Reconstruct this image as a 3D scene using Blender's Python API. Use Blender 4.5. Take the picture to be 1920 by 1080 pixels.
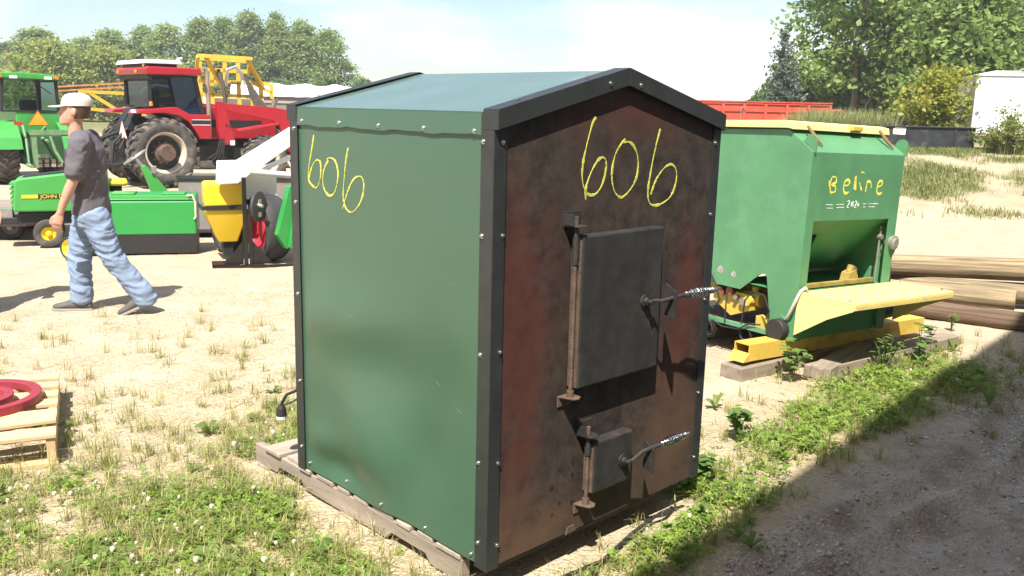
import bpy, bmesh, math, random
import numpy as np
from mathutils import Vector, Matrix, Euler, Quaternion

R = math.radians
random.seed(7); rng = np.random.default_rng(7)
scene = bpy.context.scene
for o in list(bpy.data.objects): bpy.data.objects.remove(o)
col = scene.collection

# ------------------------------------------------------------------ camera
CAM_H = 1.75
cam_data = bpy.data.cameras.new('camera')
cam = bpy.data.objects.new('camera', cam_data); col.objects.link(cam)
cam_data.sensor_width = 36; cam_data.lens = 36 * 1663.5 / 1920
cam_data.clip_start = 0.05; cam_data.clip_end = 2000
cam.matrix_world = (Matrix.Translation((0, 0, CAM_H)) @ Matrix.Rotation(R(90 - 11.344), 4, 'X')
                    @ Matrix.Rotation(R(1.367), 4, 'Z'))
scene.camera = cam

# ------------------------------------------------------------------ sky and sun
SUN_AZ, SUN_EL = 12.0, 57.0          # heading of the light (clockwise from +Y) and elevation
world = bpy.data.worlds.new('World'); scene.world = world; world.use_nodes = True
wn, wl = world.node_tree.nodes, world.node_tree.links
wn.clear()
wo = wn.new('ShaderNodeOutputWorld'); bg = wn.new('ShaderNodeBackground'); bg.inputs['Strength'].default_value = 0.074
sky = wn.new('ShaderNodeTexSky'); sky.sky_type = 'NISHITA'; sky.sun_disc = False
sky.sun_elevation = R(SUN_EL); sky.sun_rotation = R(SUN_AZ + 180)
sky.air_density = 1.0; sky.dust_density = 1.2; sky.ozone_density = 1.0; sky.altitude = 300
tc = wn.new('ShaderNodeTexCoord'); mp = wn.new('ShaderNodeMapping'); mp.inputs['Scale'].default_value = (1.0, 1.0, 3.2)
mp.inputs['Location'].default_value = (0.3, 0.15, 0.0)
cn = wn.new('ShaderNodeTexNoise'); cn.inputs['Scale'].default_value = 2.6; cn.inputs['Detail'].default_value = 7; cn.inputs['Roughness'].default_value = .55
cr = wn.new('ShaderNodeValToRGB'); cr.color_ramp.elements[0].position = .46; cr.color_ramp.elements[1].position = .70
cr.color_ramp.elements[0].color = (0, 0, 0, 1); cr.color_ramp.elements[1].color = (.7, .7, .7, 1)
cm = wn.new('ShaderNodeMixRGB'); cm.inputs[2].default_value = (9.5, 9.6, 9.8, 1)
wl.new(tc.outputs['Generated'], mp.inputs[0]); wl.new(mp.outputs[0], cn.inputs[0]); wl.new(cn.outputs[0], cr.inputs[0])
wl.new(cr.outputs[0], cm.inputs[0]); wl.new(sky.outputs[0], cm.inputs[1]); wl.new(cm.outputs[0], bg.inputs[0]); wl.new(bg.outputs[0], wo.inputs[0])
sd = bpy.data.lights.new('sun', 'SUN'); sd.energy = 4.4; sd.angle = R(.53); sd.color = (1.0, .95, .86)
sun = bpy.data.objects.new('sun', sd); col.objects.link(sun)
ce = math.cos(R(SUN_EL))
sun_dir = Vector((math.sin(R(SUN_AZ)) * ce, math.cos(R(SUN_AZ)) * ce, -math.sin(R(SUN_EL))))
sun.rotation_euler = sun_dir.to_track_quat('-Z', 'Y').to_euler(); sun.location = (0, -5, 20)
vs = scene.view_settings
vs.view_transform = 'Standard'; vs.look = 'None'; vs.exposure = 1.3; vs.gamma = 1.0; vs.use_curve_mapping = False

# ------------------------------------------------------------------ materials
MATS = {}
def mat(name, c, rough=.6, metal=0., var=.15, scale=6., bump=0., bscale=80., dirt=None, damt=0., dscale=4., coat=0., spec=.5, stretch=None, trans=None, objrand=0.):
    """procedural material: base colour with noise variation, optional patches of a second colour and fine relief"""
    if name in MATS: return MATS[name]
    m = bpy.data.materials.new(name); m.use_nodes = True; MATS[name] = m
    nt = m.node_tree; n, l = nt.nodes, nt.links
    b = n['Principled BSDF']; b.inputs['Roughness'].default_value = rough; b.inputs['Metallic'].default_value = metal
    b.inputs['Specular IOR Level'].default_value = spec
    if coat: b.inputs['Coat Weight'].default_value = coat; b.inputs['Coat Roughness'].default_value = .15
    t = n.new('ShaderNodeTexCoord'); mpn = n.new('ShaderNodeMapping'); l.new(t.outputs['Object'], mpn.inputs[0])
    if stretch: mpn.inputs['Scale'].default_value = stretch
    ns = n.new('ShaderNodeTexNoise'); ns.inputs['Scale'].default_value = scale; ns.inputs['Detail'].default_value = 6; ns.inputs['Roughness'].default_value = .6
    l.new(mpn.outputs[0], ns.inputs[0])
    rp = n.new('ShaderNodeValToRGB'); rp.color_ramp.elements[0].position = .3; rp.color_ramp.elements[1].position = .7
    rp.color_ramp.elements[0].color = (*[max(0, x * (1 - var)) for x in c], 1); rp.color_ramp.elements[1].color = (*[min(1, x * (1 + var)) for x in c], 1)
    l.new(ns.outputs[0], rp.inputs[0]); out = rp.outputs[0]
    if dirt:
        dn = n.new('ShaderNodeTexNoise'); dn.inputs['Scale'].default_value = dscale; dn.inputs['Detail'].default_value = 8; dn.inputs['Roughness'].default_value = .65
        l.new(mpn.outputs[0], dn.inputs[0])
        dr = n.new('ShaderNodeValToRGB'); dr.color_ramp.elements[0].position = .62 - .3 * damt; dr.color_ramp.elements[1].position = .78 - .25 * damt
        dr.color_ramp.elements[1].color = (min(1, damt + .3),) * 3 + (1,)
        l.new(dn.outputs[0], dr.inputs[0])
        mx = n.new('ShaderNodeMixRGB'); mx.inputs[2].default_value = (*dirt, 1); l.new(dr.outputs[0], mx.inputs[0]); l.new(out, mx.inputs[1]); out = mx.outputs[0]
        rr = n.new('ShaderNodeMapRange'); rr.inputs['To Min'].default_value = rough; rr.inputs['To Max'].default_value = min(1, rough + .35)
        l.new(dr.outputs[0], rr.inputs[0]); l.new(rr.outputs[0], b.inputs['Roughness'])
    if objrand:
        oi = n.new('ShaderNodeObjectInfo'); hs = n.new('ShaderNodeHueSaturation')
        r2 = n.new('ShaderNodeMapRange'); r2.inputs['To Min'].default_value = 1 - objrand; r2.inputs['To Max'].default_value = 1 + objrand
        l.new(oi.outputs['Random'], r2.inputs[0]); l.new(r2.outputs[0], hs.inputs['Value']); l.new(out, hs.inputs['Color']); out = hs.outputs[0]
    l.new(out, b.inputs['Base Color'])
    if bump:
        bn = n.new('ShaderNodeTexNoise'); bn.inputs['Scale'].default_value = bscale; bn.inputs['Detail'].default_value = 4
        l.new(mpn.outputs[0], bn.inputs[0]); bp = n.new('ShaderNodeBump'); bp.inputs['Strength'].default_value = bump; bp.inputs['Distance'].default_value = .004
        l.new(bn.outputs[0], bp.inputs['Height']); l.new(bp.outputs[0], b.inputs['Normal'])
    if trans:
        tr = n.new('ShaderNodeBsdfTranslucent'); ad = n.new('ShaderNodeMixShader'); ad.inputs[0].default_value = trans
        l.new(out, tr.inputs[0]); l.new(b.outputs[0], ad.inputs[1]); l.new(tr.outputs[0], ad.inputs[2]); l.new(ad.outputs[0], n['Material Output'].inputs[0])
    return m

def leafmat(name, c1, c2, scale=.9, trans=.35, rough=.5):
    """foliage: two greens mixed in leaf-clump sized patches, thin leaves that let light through"""
    if name in MATS: return MATS[name]
    m = bpy.data.materials.new(name); m.use_nodes = True; MATS[name] = m
    nt = m.node_tree; n, l = nt.nodes, nt.links; b = n['Principled BSDF']; b.inputs['Roughness'].default_value = rough; b.inputs['Specular IOR Level'].default_value = .35
    t = n.new('ShaderNodeTexCoord'); ns = n.new('ShaderNodeTexNoise'); ns.inputs['Scale'].default_value = scale; ns.inputs['Detail'].default_value = 5; ns.inputs['Roughness'].default_value = .8
    l.new(t.outputs['Object'], ns.inputs[0]); rp = n.new('ShaderNodeValToRGB'); rp.color_ramp.elements[0].position = .36; rp.color_ramp.elements[1].position = .64
    rp.color_ramp.elements[0].color = (*c1, 1); rp.color_ramp.elements[1].color = (*c2, 1); l.new(ns.outputs[0], rp.inputs[0])
    oi = n.new('ShaderNodeObjectInfo'); hs = n.new('ShaderNodeHueSaturation'); r2 = n.new('ShaderNodeMapRange'); r2.inputs['To Min'].default_value = .85; r2.inputs['To Max'].default_value = 1.15
    l.new(oi.outputs['Random'], r2.inputs[0]); l.new(r2.outputs[0], hs.inputs['Value']); l.new(rp.outputs[0], hs.inputs['Color'])
    l.new(hs.outputs[0], b.inputs['Base Color']); tr = n.new('ShaderNodeBsdfTranslucent'); l.new(hs.outputs[0], tr.inputs[0])
    mx = n.new('ShaderNodeMixShader'); mx.inputs[0].default_value = trans; l.new(b.outputs[0], mx.inputs[1]); l.new(tr.outputs[0], mx.inputs[2]); l.new(mx.outputs[0], n['Material Output'].inputs[0])
    return m

def glassmat(name, c, rough=.05):
    if name in MATS: return MATS[name]
    m = bpy.data.materials.new(name); m.use_nodes = True; MATS[name] = m
    n, l = m.node_tree.nodes, m.node_tree.links; n.remove(n['Principled BSDF'])
    t = n.new('ShaderNodeBsdfTransparent'); t.inputs[0].default_value = (*c, 1); g = n.new('ShaderNodeBsdfGlossy'); g.inputs['Roughness'].default_value = rough; g.inputs[0].default_value = (.9, .95, 1, 1)
    f = n.new('ShaderNodeFresnel'); f.inputs[0].default_value = 1.6; x = n.new('ShaderNodeMixShader'); l.new(f.outputs[0], x.inputs[0]); l.new(t.outputs[0], x.inputs[1]); l.new(g.outputs[0], x.inputs[2]); l.new(x.outputs[0], n['Material Output'].inputs[0])
    return m

# ------------------------------------------------------------------ mesh helpers
class MB:
    def __init__(s): s.v = []; s.f = []
    def add(s, V, F, M=None):
        k = len(s.v)
        s.v += [tuple((M @ Vector(p)) if M else p) for p in V]; s.f += [tuple(i + k for i in q) for q in F]; return s
    def box(s, x0, x1, y0, y1, z0, z1, M=None):
        V = [(x, y, z) for z in (z0, z1) for (x, y) in ((x0, y0), (x1, y0), (x1, y1), (x0, y1))]
        return s.add(V, [(3, 2, 1, 0), (4, 5, 6, 7), (0, 1, 5, 4), (1, 2, 6, 5), (2, 3, 7, 6), (3, 0, 4, 7)], M)
    def prism(s, poly, a, b, axis='y', M=None):
        n = len(poly); f = {'y': lambda p, t: (p[0], t, p[1]), 'x': lambda p, t: (t, p[0], p[1]), 'z': lambda p, t: (p[0], p[1], t)}[axis]
        V = [f(p, a) for p in poly] + [f(p, b) for p in poly]
        return s.add(V, [tuple(range(n))[::-1], tuple(range(n, 2 * n))] + [(i, (i + 1) % n, n + (i + 1) % n, n + i) for i in range(n)], M)
    def cyl(s, p0, p1, r0, r1=None, n=12, M=None, caps=True):
        r1 = r0 if r1 is None else r1
        p0, p1 = Vector(p0), Vector(p1); d = (p1 - p0).normalized(); a = d.orthogonal().normalized(); b = d.cross(a)
        V = []
        for p, r in ((p0, r0), (p1, r1)):
            V += [tuple(p + (a * math.cos(2 * math.pi * i / n) + b * math.sin(2 * math.pi * i / n)) * r) for i in range(n)]
        F = [(i, (i + 1) % n, n + (i + 1) % n, n + i) for i in range(n)]
        if caps: F += [tuple(range(n))[::-1], tuple(range(n, 2 * n))]
        return s.add(V, F, M)
    def tube(s, pts, r, n=8, M=None):
        pts = [Vector(p) for p in pts]; rs = r if isinstance(r, (list, tuple)) else [r] * len(pts)
        V = []; prev = None
        for i, p in enumerate(pts):
            d = (pts[min(i + 1, len(pts) - 1)] - pts[max(i - 1, 0)]).normalized()
            a = (prev - d * prev.dot(d)).normalized() if prev is not None and (prev - d * prev.dot(d)).length > 1e-4 else d.orthogonal().normalized()
            prev = a; b = d.cross(a)
            V += [tuple(p + (a * math.cos(2 * math.pi * k / n) + b * math.sin(2 * math.pi * k / n)) * rs[i]) for k in range(n)]
        m = len(pts); F = [(i * n + k, i * n + (k + 1) % n, (i + 1) * n + (k + 1) % n, (i + 1) * n + k) for i in range(m - 1) for k in range(n)]
        F += [tuple(range(n))[::-1], tuple(range((m - 1) * n, m * n))]
        return s.add(V, F, M)
    def lathe(s, prof, n=24, M=None, axis='y', closed=True):
        """profile [(r, t)] turned about an axis"""
        V = []
        for r, t in prof:
            for k in range(n):
                a = 2 * math.pi * k / n; p, q = r * math.cos(a), r * math.sin(a)
                V.append((p, t, q) if axis == 'y' else (p, q, t) if axis == 'z' else (t, p, q))
        m = len(prof); rr = m if closed else m - 1
        F = [(i * n + k, i * n + (k + 1) % n, ((i + 1) % m) * n + (k + 1) % n, ((i + 1) % m) * n + k) for i in range(rr) for k in range(n)]
        return s.add(V, F, M)
    def ball(s, c, r, n=10, M=None):
        rx, ry, rz = r if isinstance(r, (tuple, list)) else (r,) * 3
        V = [(c[0], c[1], c[2] - rz)]; m = max(4, n // 2)
        for i in range(1, m):
            a = -math.pi / 2 + math.pi * i / m
            V += [(c[0] + rx * math.cos(a) * math.cos(2 * math.pi * k / n), c[1] + ry * math.cos(a) * math.sin(2 * math.pi * k / n), c[2] + rz * math.sin(a)) for k in range(n)]
        V.append((c[0], c[1], c[2] + rz)); F = [(0, 1 + (k + 1) % n, 1 + k) for k in range(n)]
        for i in range(m - 2): F += [(1 + i * n + k, 1 + i * n + (k + 1) % n, 1 + (i + 1) * n + (k + 1) % n, 1 + (i + 1) * n + k) for k in range(n)]
        L = len(V) - 1; F += [(L, 1 + (m - 2) * n + k, 1 + (m - 2) * n + (k + 1) % n) for k in range(n)]
        return s.add(V, F, M)
    def loft(s, rings, n=14, M=None):
        """closed body of elliptical rings: (centre, axis_a, axis_b) with vectors a, b giving both radii"""
        V = []
        for c, a, b in rings:
            c, a, b = Vector(c), Vector(a), Vector(b)
            V += [tuple(c + a * math.cos(2 * math.pi * k / n) + b * math.sin(2 * math.pi * k / n)) for k in range(n)]
        m = len(rings); F = [(i * n + k, i * n + (k + 1) % n, (i + 1) * n + (k + 1) % n, (i + 1) * n + k) for i in range(m - 1) for k in range(n)]
        F += [tuple(range(n))[::-1], tuple(range((m - 1) * n, m * n))]
        return s.add(V, F, M)
    def build(s, name, m, parent=None, smooth=False, bevel=0., loc=None, rot=None, fix=True):
        me = bpy.data.meshes.new(name); me.from_pydata(s.v, [], s.f)
        if fix:
            bm = bmesh.new(); bm.from_mesh(me); bmesh.ops.recalc_face_normals(bm, faces=bm.faces); bm.to_mesh(me); bm.free()
        if smooth: me.shade_smooth(); me.set_sharp_from_angle(angle=R(40))
        o = bpy.data.objects.new(name, me); col.objects.link(o)
        if m: me.materials.append(m)
        if parent: o.parent = parent
        if loc is not None: o.location = loc
        if rot is not None: o.rotation_euler = rot
        if bevel:
            bv = o.modifiers.new('bevel', 'BEVEL'); bv.width = bevel; bv.segments = 2; bv.limit_method = 'ANGLE'; bv.angle_limit = R(40)
        return o

def np_mesh(name, V, F, m, parent=None, smooth=False, attr=None):
    """big meshes straight from arrays; all faces have the same number of corners"""
    V = np.asarray(V, np.float32); F = np.asarray(F, np.int32); k = F.shape[1]
    me = bpy.data.meshes.new(name); me.vertices.add(len(V)); me.vertices.foreach_set('co', V.ravel())
    me.loops.add(F.size); me.loops.foreach_set('vertex_index', F.ravel()); me.polygons.add(len(F))
    me.polygons.foreach_set('loop_start', np.arange(0, F.size, k, dtype=np.int32))
    if attr:
        for an, av in attr.items():
            a = me.attributes.new(an, 'FLOAT', 'POINT'); a.data.foreach_set('value', np.asarray(av, np.float32))
    me.update(calc_edges=True); me.validate()
    if smooth: me.shade_smooth()
    if m: me.materials.append(m)
    o = bpy.data.objects.new(name, me); col.objects.link(o)
    if parent: o.parent = parent
    return o

def thing(name, label, cat, loc=(0, 0, 0), rotz=0., group=None):
    o = bpy.data.objects.new(name, None); col.objects.link(o); o.empty_display_size = .2
    o.location = loc; o.rotation_euler = (0, 0, R(rotz)); o['label'] = label; o['category'] = cat
    if group: o['group'] = group
    return o
def tag(o, label, cat, group=None):
    o['label'] = label; o['category'] = cat
    if group: o['group'] = group
    return o
def struct(o): o['kind'] = 'structure'; return o
def stuff(o, label=None, cat=None):
    o['kind'] = 'stuff'
    if label: o['label'] = label; o['category'] = cat
    return o
def dup(o, parent=None, loc=None, rot=None):
    c = o.copy(); col.objects.link(c); c.parent = parent
    if loc is not None: c.location = loc
    if rot is not None: c.rotation_euler = rot
    for ch in list(o.children): dup(ch, c)
    return c
def box_part(name, m, parent, *b, bevel=0.): return MB().box(*b).build(name, m, parent, bevel=bevel)

# ------------------------------------------------------------------ noise and terrain
def vnoise(x, y, seed=0):
    x = np.asarray(x, float); y = np.asarray(y, float)
    xi = np.floor(x); yi = np.floor(y); fx = x - xi; fy = y - yi; fx = fx * fx * (3 - 2 * fx); fy = fy * fy * (3 - 2 * fy)
    def h(a, b): t = np.sin(a * 127.1 + b * 311.7 + seed * 74.7) * 43758.5453; return t - np.floor(t)
    return (h(xi, yi) * (1 - fx) + h(xi + 1, yi) * fx) * (1 - fy) + (h(xi, yi + 1) * (1 - fx) + h(xi + 1, yi + 1) * fx) * fy
def fbm(x, y, seed=0, oct=4):
    s = 0; a = .5; t = 0
    for i in range(oct): s = s + a * vnoise(x * 2 ** i, y * 2 ** i, seed + i); t += a; a *= .5
    return s / t
def sstep(a, b, x): t = np.clip((np.asarray(x, float) - a) / (b - a), 0, 1); return t * t * (3 - 2 * t)

YAW = 44.27
U = np.array([math.cos(R(YAW)), math.sin(R(YAW))]); N = np.array([-U[1], U[0]])
BY = 48.7; U2 = np.array([math.cos(R(BY)), math.sin(R(BY))]); N2 = np.array([-U2[1], U2[0]])   # the barn wall
def un(x, y): return x * U2[0] + y * U2[1], x * N2[0] + y * N2[1]
def un1(x, y): return x * U[0] + y * U[1], x * N[0] + y * N[1]
FO = np.array([-0.0655, 2.9196])                                    # near corner of the furnace

def terrain(x, y):
    """yard level with a low bank on the right beyond the track"""
    x = np.asarray(x, float); y = np.asarray(y, float)
    bank = .88 * sstep(15.6, 25.5, y + .25 * (fbm(x * .6, y * .6, 3) - .5) * 6) * sstep(1.5, 6.5, x)
    return bank + .05 * (fbm(x * .5, y * .5, 11) - .5) * sstep(7.5, 11, y) * 1.2
def micro(x, y):
    """ruts, footprints and lumps of the near ground"""
    u, n = un(x, y)
    z = .022 * (fbm(x * 2.2, y * 2.2, 21) - .5) + .012 * (fbm(x * 9, y * 9, 5, 3) - .5)
    g = gravel(x, y)
    wob = .12 * np.sin(u * .8) + .05 * np.sin(u * 2.3)
    for n0 in (.95, 1.2, .45):
        dn = n - n0 - wob
        z = z + g * (-.042 * np.exp(-(dn / .07) ** 2) + .026 * np.exp(-((np.abs(dn) - .13) / .05) ** 2)) * (.3 + .9 * fbm(u * 2.0, n * 2, 31))
    return z + g * .016 * (fbm(x * 22, y * 22, 9, 2) - .5)
def gravel(x, y):
    """bare gravel apron along the barn"""
    u, n = un(x, y); e = .25 * (fbm(u * 1.6, n * 1.6, 41) - .5)
    return 1 - sstep(1.3, 1.66, n + e * 1.6)
def veg(x, y):
    """how thickly the yard is grown over, 0..1"""
    x = np.asarray(x, float); y = np.asarray(y, float); u, n = un(x, y)
    f = fbm(x * 1.7, y * 1.7, 51); f2 = fbm(x * .55, y * .55, 61); f3 = fbm(x * 4.5, y * 4.5, 71)
    left = (1 - sstep(3.5, 6.6, y + .55 * x * 0)) * sstep(-4.2, -2.2, x) * (1 - sstep(-.2, .15, x))
    d = left * (.42 + 1.9 * (f - .33)) * (.30 + .70 * (1 - sstep(3.5, 4.9, y + (f2 - .5) * 2.2)))
    d = d + .42 * np.clip(f3 - .5, 0, 1) * (1 - sstep(6.0, 8.2, y)) * (x < 0.2)                               # scattered tufts
    d = d + .5 * np.exp(-((x + 1.15) / .35) ** 2 - ((y - 4.6) / .7) ** 2)
    strip = np.exp(-((n - 1.86 - .07 * np.sin(u * 1.9)) / (.27 + .025 * u)) ** 2) * sstep(1.9, 2.4, u) * (1 - sstep(7.0, 7.8, u))
    d = d + strip * (.75 + 1.6 * (f - .3))
    d = d + 1.1 * np.exp(-((u - 6.6) / .9) ** 2 - ((n - 1.4) / .34) ** 2) * (f + .3)                         # weeds by the poles, in the shade
    d = d * (1 - .92 * gravel(x, y) * (1 - np.exp(-((u - 7.0) / 1.1) ** 2)))
    # under the furnace and its pallet nothing grows
    lu, ln = un1(x - FO[0], y - FO[1]); inside = (lu > -.02) & (lu < 1.25) & (ln > .02) & (ln < 1.75)
    d = d * np.where((lu > -.16) & (lu <= -.02) & (ln > .1) & (ln < 1.8), .45, 1)
    d = d * np.where((lu > .0) & (lu < 1.28) & (ln > -.11) & (ln <= .02), .12, 1)
    d = d * np.clip(.42 + 2.6 * (fbm(x * 2.6, y * 2.6, 401, 3) - .28), .15, 1)
    return np.clip(np.where(inside, 0, d), 0, 1)
def ground_z(x, y): return terrain(x, y) + micro(x, y) * (1 - sstep(9, 12, np.asarray(y, float)))

# ------------------------------------------------------------------ ground
def axis(spec):
    a = [spec[0][0]]
    for (s, e, st) in spec: k = max(1, round((e - s) / st)); a += list(s + (e - s) * (np.arange(k) + 1) / k)
    return np.array(a)
gx = axis([(-900, -200, 100), (-200, -40, 20), (-40, -12, 2), (-12, -4.5, .25), (-4.5, 6, .035), (6, 18, .3), (18, 40, 2), (40, 200, 20), (200, 900, 100)])
gy = axis([(-60, -10, 10), (-10, 2.4, .8), (2.4, 9, .035), (9, 14, .12), (14, 28, .3), (28, 60, 3), (60, 200, 20), (200, 1200, 100)])
GX, GY = np.meshgrid(gx, gy); px, py = GX.ravel(), GY.ravel()
near = sstep(-7, -4, px) * (1 - sstep(6, 8, px)) * (1 - sstep(9, 12, py)) * sstep(1.5, 2.2, py)
gz = terrain(px, py) + micro(px, py) * near
nx, ny = len(gx), len(gy); ii = (np.arange(ny - 1)[:, None] * nx + np.arange(nx - 1)[None]).ravel()
mg = bpy.data.materials.new('yard_soil'); mg.use_nodes = True
n_, l_ = mg.node_tree.nodes, mg.node_tree.links; b_ = n_['Principled BSDF']; b_.inputs['Roughness'].default_value = .95; b_.inputs['Specular IOR Level'].default_value = .15
tcg = n_.new('ShaderNodeTexCoord')
def gnoise(sc, det=6, ro=.6):
    q = n_.new('ShaderNodeTexNoise'); q.inputs['Scale'].default_value = sc; q.inputs['Detail'].default_value = det; q.inputs['Roughness'].default_value = ro; l_.new(tcg.outputs['Object'], q.inputs[0]); return q.outputs[0]
def gramp(src, p0, c0, p1, c1):
    q = n_.new('ShaderNodeValToRGB'); q.color_ramp.elements[0].position = p0; q.color_ramp.elements[1].position = p1; q.color_ramp.elements[0].color = (*c0, 1); q.color_ramp.elements[1].color = (*c1, 1); l_.new(src, q.inputs[0]); return q.outputs[0]
def gmix(f, a, b, mode='MIX'):
    q = n_.new('ShaderNodeMixRGB'); q.blend_type = mode
    for s_, v_ in ((0, f), (1, a), (2, b)):
        if hasattr(v_, 'links'): l_.new(v_, q.inputs[s_])
        else: q.inputs[s_].default_value = v_ if not isinstance(v_, tuple) else (*v_, 1)
    return q.outputs[0]
sand = gramp(gnoise(2.3, 8, .65), .3, (.36, .285, .20), .7, (.50, .42, .315))
grav = gramp(gnoise(3.1, 8, .7), .3, (.29, .245, .195), .7, (.42, .375, .315))
at_g = n_.new('ShaderNodeAttribute'); at_g.attribute_name = 'gravel'; at_v = n_.new('ShaderNodeAttribute'); at_v.attribute_name = 'veg'; at_f = n_.new('ShaderNodeAttribute'); at_f.attribute_name = 'field'
grav = gmix(gramp(gnoise(1.7, 7, .7), .48, (0, 0, 0), .62, (.75, .75, .75)), grav, (.19, .145, .105))
base = gmix(at_g.outputs['Fac'], sand, grav)
vor = n_.new('ShaderNodeTexVoronoi'); vor.inputs['Scale'].default_value = 55; l_.new(tcg.outputs['Object'], vor.inputs[0])
peb = n_.new('ShaderNodeHueSaturation'); peb.inputs['Saturation'].default_value = .16; l_.new(vor.outputs['Color'], peb.inputs['Color'])
pebv = gramp(peb.outputs[0], 0, (.55, .5, .45), 1, (1.25, 1.2, 1.15))
base = gmix(gramp(gnoise(7, 4), .42, (0, 0, 0), .62, (.75, .75, .75)), base, gmix(1.0, base, pebv, 'MULTIPLY'))
base = gmix(gramp(gnoise(95, 5, .75), .55, (0, 0, 0), .72, (.6, .6, .6)), base, (.21, .165, .115))
base = gmix(gramp(gnoise(5.5, 7, .7), .5, (0, 0, 0), .68, (.5, .5, .5)), base, (.36, .285, .19))
litter = gramp(gnoise(14, 6, .7), .35, (.21, .18, .08), .7, (.42, .36, .19))
base = gmix(at_v.outputs['Fac'], base, litter)
base = gmix(at_f.outputs['Fac'], base, gramp(gnoise(.6, 8, .7), .35, (.10, .12, .04), .65, (.24, .21, .10)))
l_.new(base, b_.inputs['Base Color'])
bpn = n_.new('ShaderNodeBump'); bpn.inputs['Strength'].default_value = .8; bpn.inputs['Distance'].default_value = .012
vd = n_.new('ShaderNodeMath'); vd.operation = 'ADD'; l_.new(vor.outputs['Distance'], vd.inputs[0]); l_.new(gnoise(35, 5), vd.inputs[1]); l_.new(vd.outputs[0], bpn.inputs['Height']); l_.new(bpn.outputs[0], b_.inputs['Normal'])
field = np.clip(sstep(34, 60, py) + .25 * sstep(16.5, 18, py) * sstep(2, 6, px) + .5 * sstep(16.5, 19, py) * sstep(2, 6, px) * (fbm(px * .9, py * .9, 77) > .5), 0, 1)
ground = np_mesh('ground', np.stack([px, py, gz], 1), np.stack([ii, ii + 1, ii + nx + 1, ii + nx], 1), mg, smooth=True,
                 attr={'gravel': gravel(px, py) * (py < 14) * (py > -8), 'veg': np.clip(veg(px, py) * .9, 0, .85), 'field': field})
struct(ground)

# ------------------------------------------------------------------ barn behind the photographer (casts the shade on the gravel)
M_sheet = mat('barn_sheet', (.40, .39, .37), .5, .0, .08, 3, .1, 40)
M_bark = mat('bark', (.17, .13, .10), .9, 0, .35, 5, .8, 30, stretch=(1, 1, .25))
barn = thing('machine_shed', 'tall grey sheet metal machine shed whose eave shades the gravel', 'building', tuple(np.append(U2 * -12 + N2 * -.90, 0)), BY)
wb = MB().box(0, 34, -11, 0, 0, 7.05)
for k in range(85): wb.prism([(k * .4 + .05, 0), (k * .4 + .08, .03), (k * .4 + .12, .03), (k * .4 + .15, 0)], .05, 7.0, 'z')
wb.build('wall', M_sheet, barn)
MB().prism([(.28, 7.06), (.28, 7.22), (-5.5, 9.4), (-11.3, 7.22), (-11.3, 7.06)], -.3, 34.3, 'x').build('roof', mat('barn_roof', (.3, .31, .32), .5), barn)

# ------------------------------------------------------------------ pallet under the furnace
M_wood = mat('weathered_pallet_wood', (.32, .265, .21), .85, 0, .3, 5, .5, 60, dirt=(.20, .165, .13), damt=.35, dscale=7, stretch=(.35, 3, 3), objrand=.14)
M_wood_y = mat('weathered_stringer_wood', (.27, .22, .17), .85, 0, .3, 5, .5, 60, dirt=(.19, .155, .12), damt=.35, dscale=7, stretch=(3, .35, 3), objrand=.14)
F3 = (FO[0], FO[1], 0.0)
pal = thing('wooden_pallet', 'grey weathered wooden pallet under the green furnace cabinet', 'pallet', F3, YAW)
notch = [(.144, .016), (.144, .108), (1.70, .108), (1.70, .016), (1.5, .016), (1.47, .05), (1.27, .052), (1.24, .016), (.62, .016), (.58, .052), (.36, .05), (.33, .016)]
for x0 in (.005, .58, 1.16): MB().prism(notch, x0, x0 + .042, 'x').build('stringer', M_wood_y, pal, bevel=.003)
yb = .15
for k, wd in enumerate((.14, .095, .09, .14, .1, .09, .13, .095, .1, .14, .13)):
    if k < 9: jx = random.uniform(-.006, .010)
    else: jx = -.012 * (k - 8)
    if yb + wd > 1.72: break
    b = box_part('deck_board', M_wood, pal, jx, 1.215 + random.uniform(-.02, .02), yb, yb + wd, .1085, .127, bevel=.003)
    b.rotation_euler = (0, 0, R(random.uniform(-.6, .6))); yb += wd + random.uniform(.028, .05)
for y0 in (.15, .85, 1.58): box_part('bottom_board', M_wood, pal, -.0, 1.21, y0, y0 + .1, -.012, .0155, bevel=.003)

# ------------------------------------------------------------------ furnace cabinet
FW, FD, ZE, ZP = 1.294, 1.267, 1.61, 1.773
fur = thing('wood_furnace', 'dark green sheet metal wood furnace cabinet with gabled roof, rusty iron front and chalked 606', 'furnace', (FO[0], FO[1], .13), YAW)
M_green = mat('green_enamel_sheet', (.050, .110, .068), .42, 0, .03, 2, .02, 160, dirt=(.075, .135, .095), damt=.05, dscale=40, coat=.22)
M_roof = mat('green_roof_sky_sheen', (.105, .165, .125), .36, 0, .05, 2, .02, 160, dirt=(.17, .215, .18), damt=.2, dscale=5, coat=.6)  # side-sheet green, faded and lightened so the base colour carries the sky's sheen
M_trim = mat('charcoal_trim', (.026, .029, .029), .42, 0, .2, 12, .05, 160, dirt=(.09, .085, .075), damt=.06, dscale=30)
M_zinc = mat('zinc_screw', (.62, .62, .6), .3, 1., .1, 30)
M_black_iron = mat('black_iron', (.036, .034, .032), .5, .2, .3, 14, .35, 120, dirt=(.13, .075, .042), damt=.10, dscale=9)
M_rusty = mat('rusty_iron', (.105, .066, .045), .8, .1, .4, 18, .6, 120, dirt=(.035, .03, .028), damt=.3, dscale=14)

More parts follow.
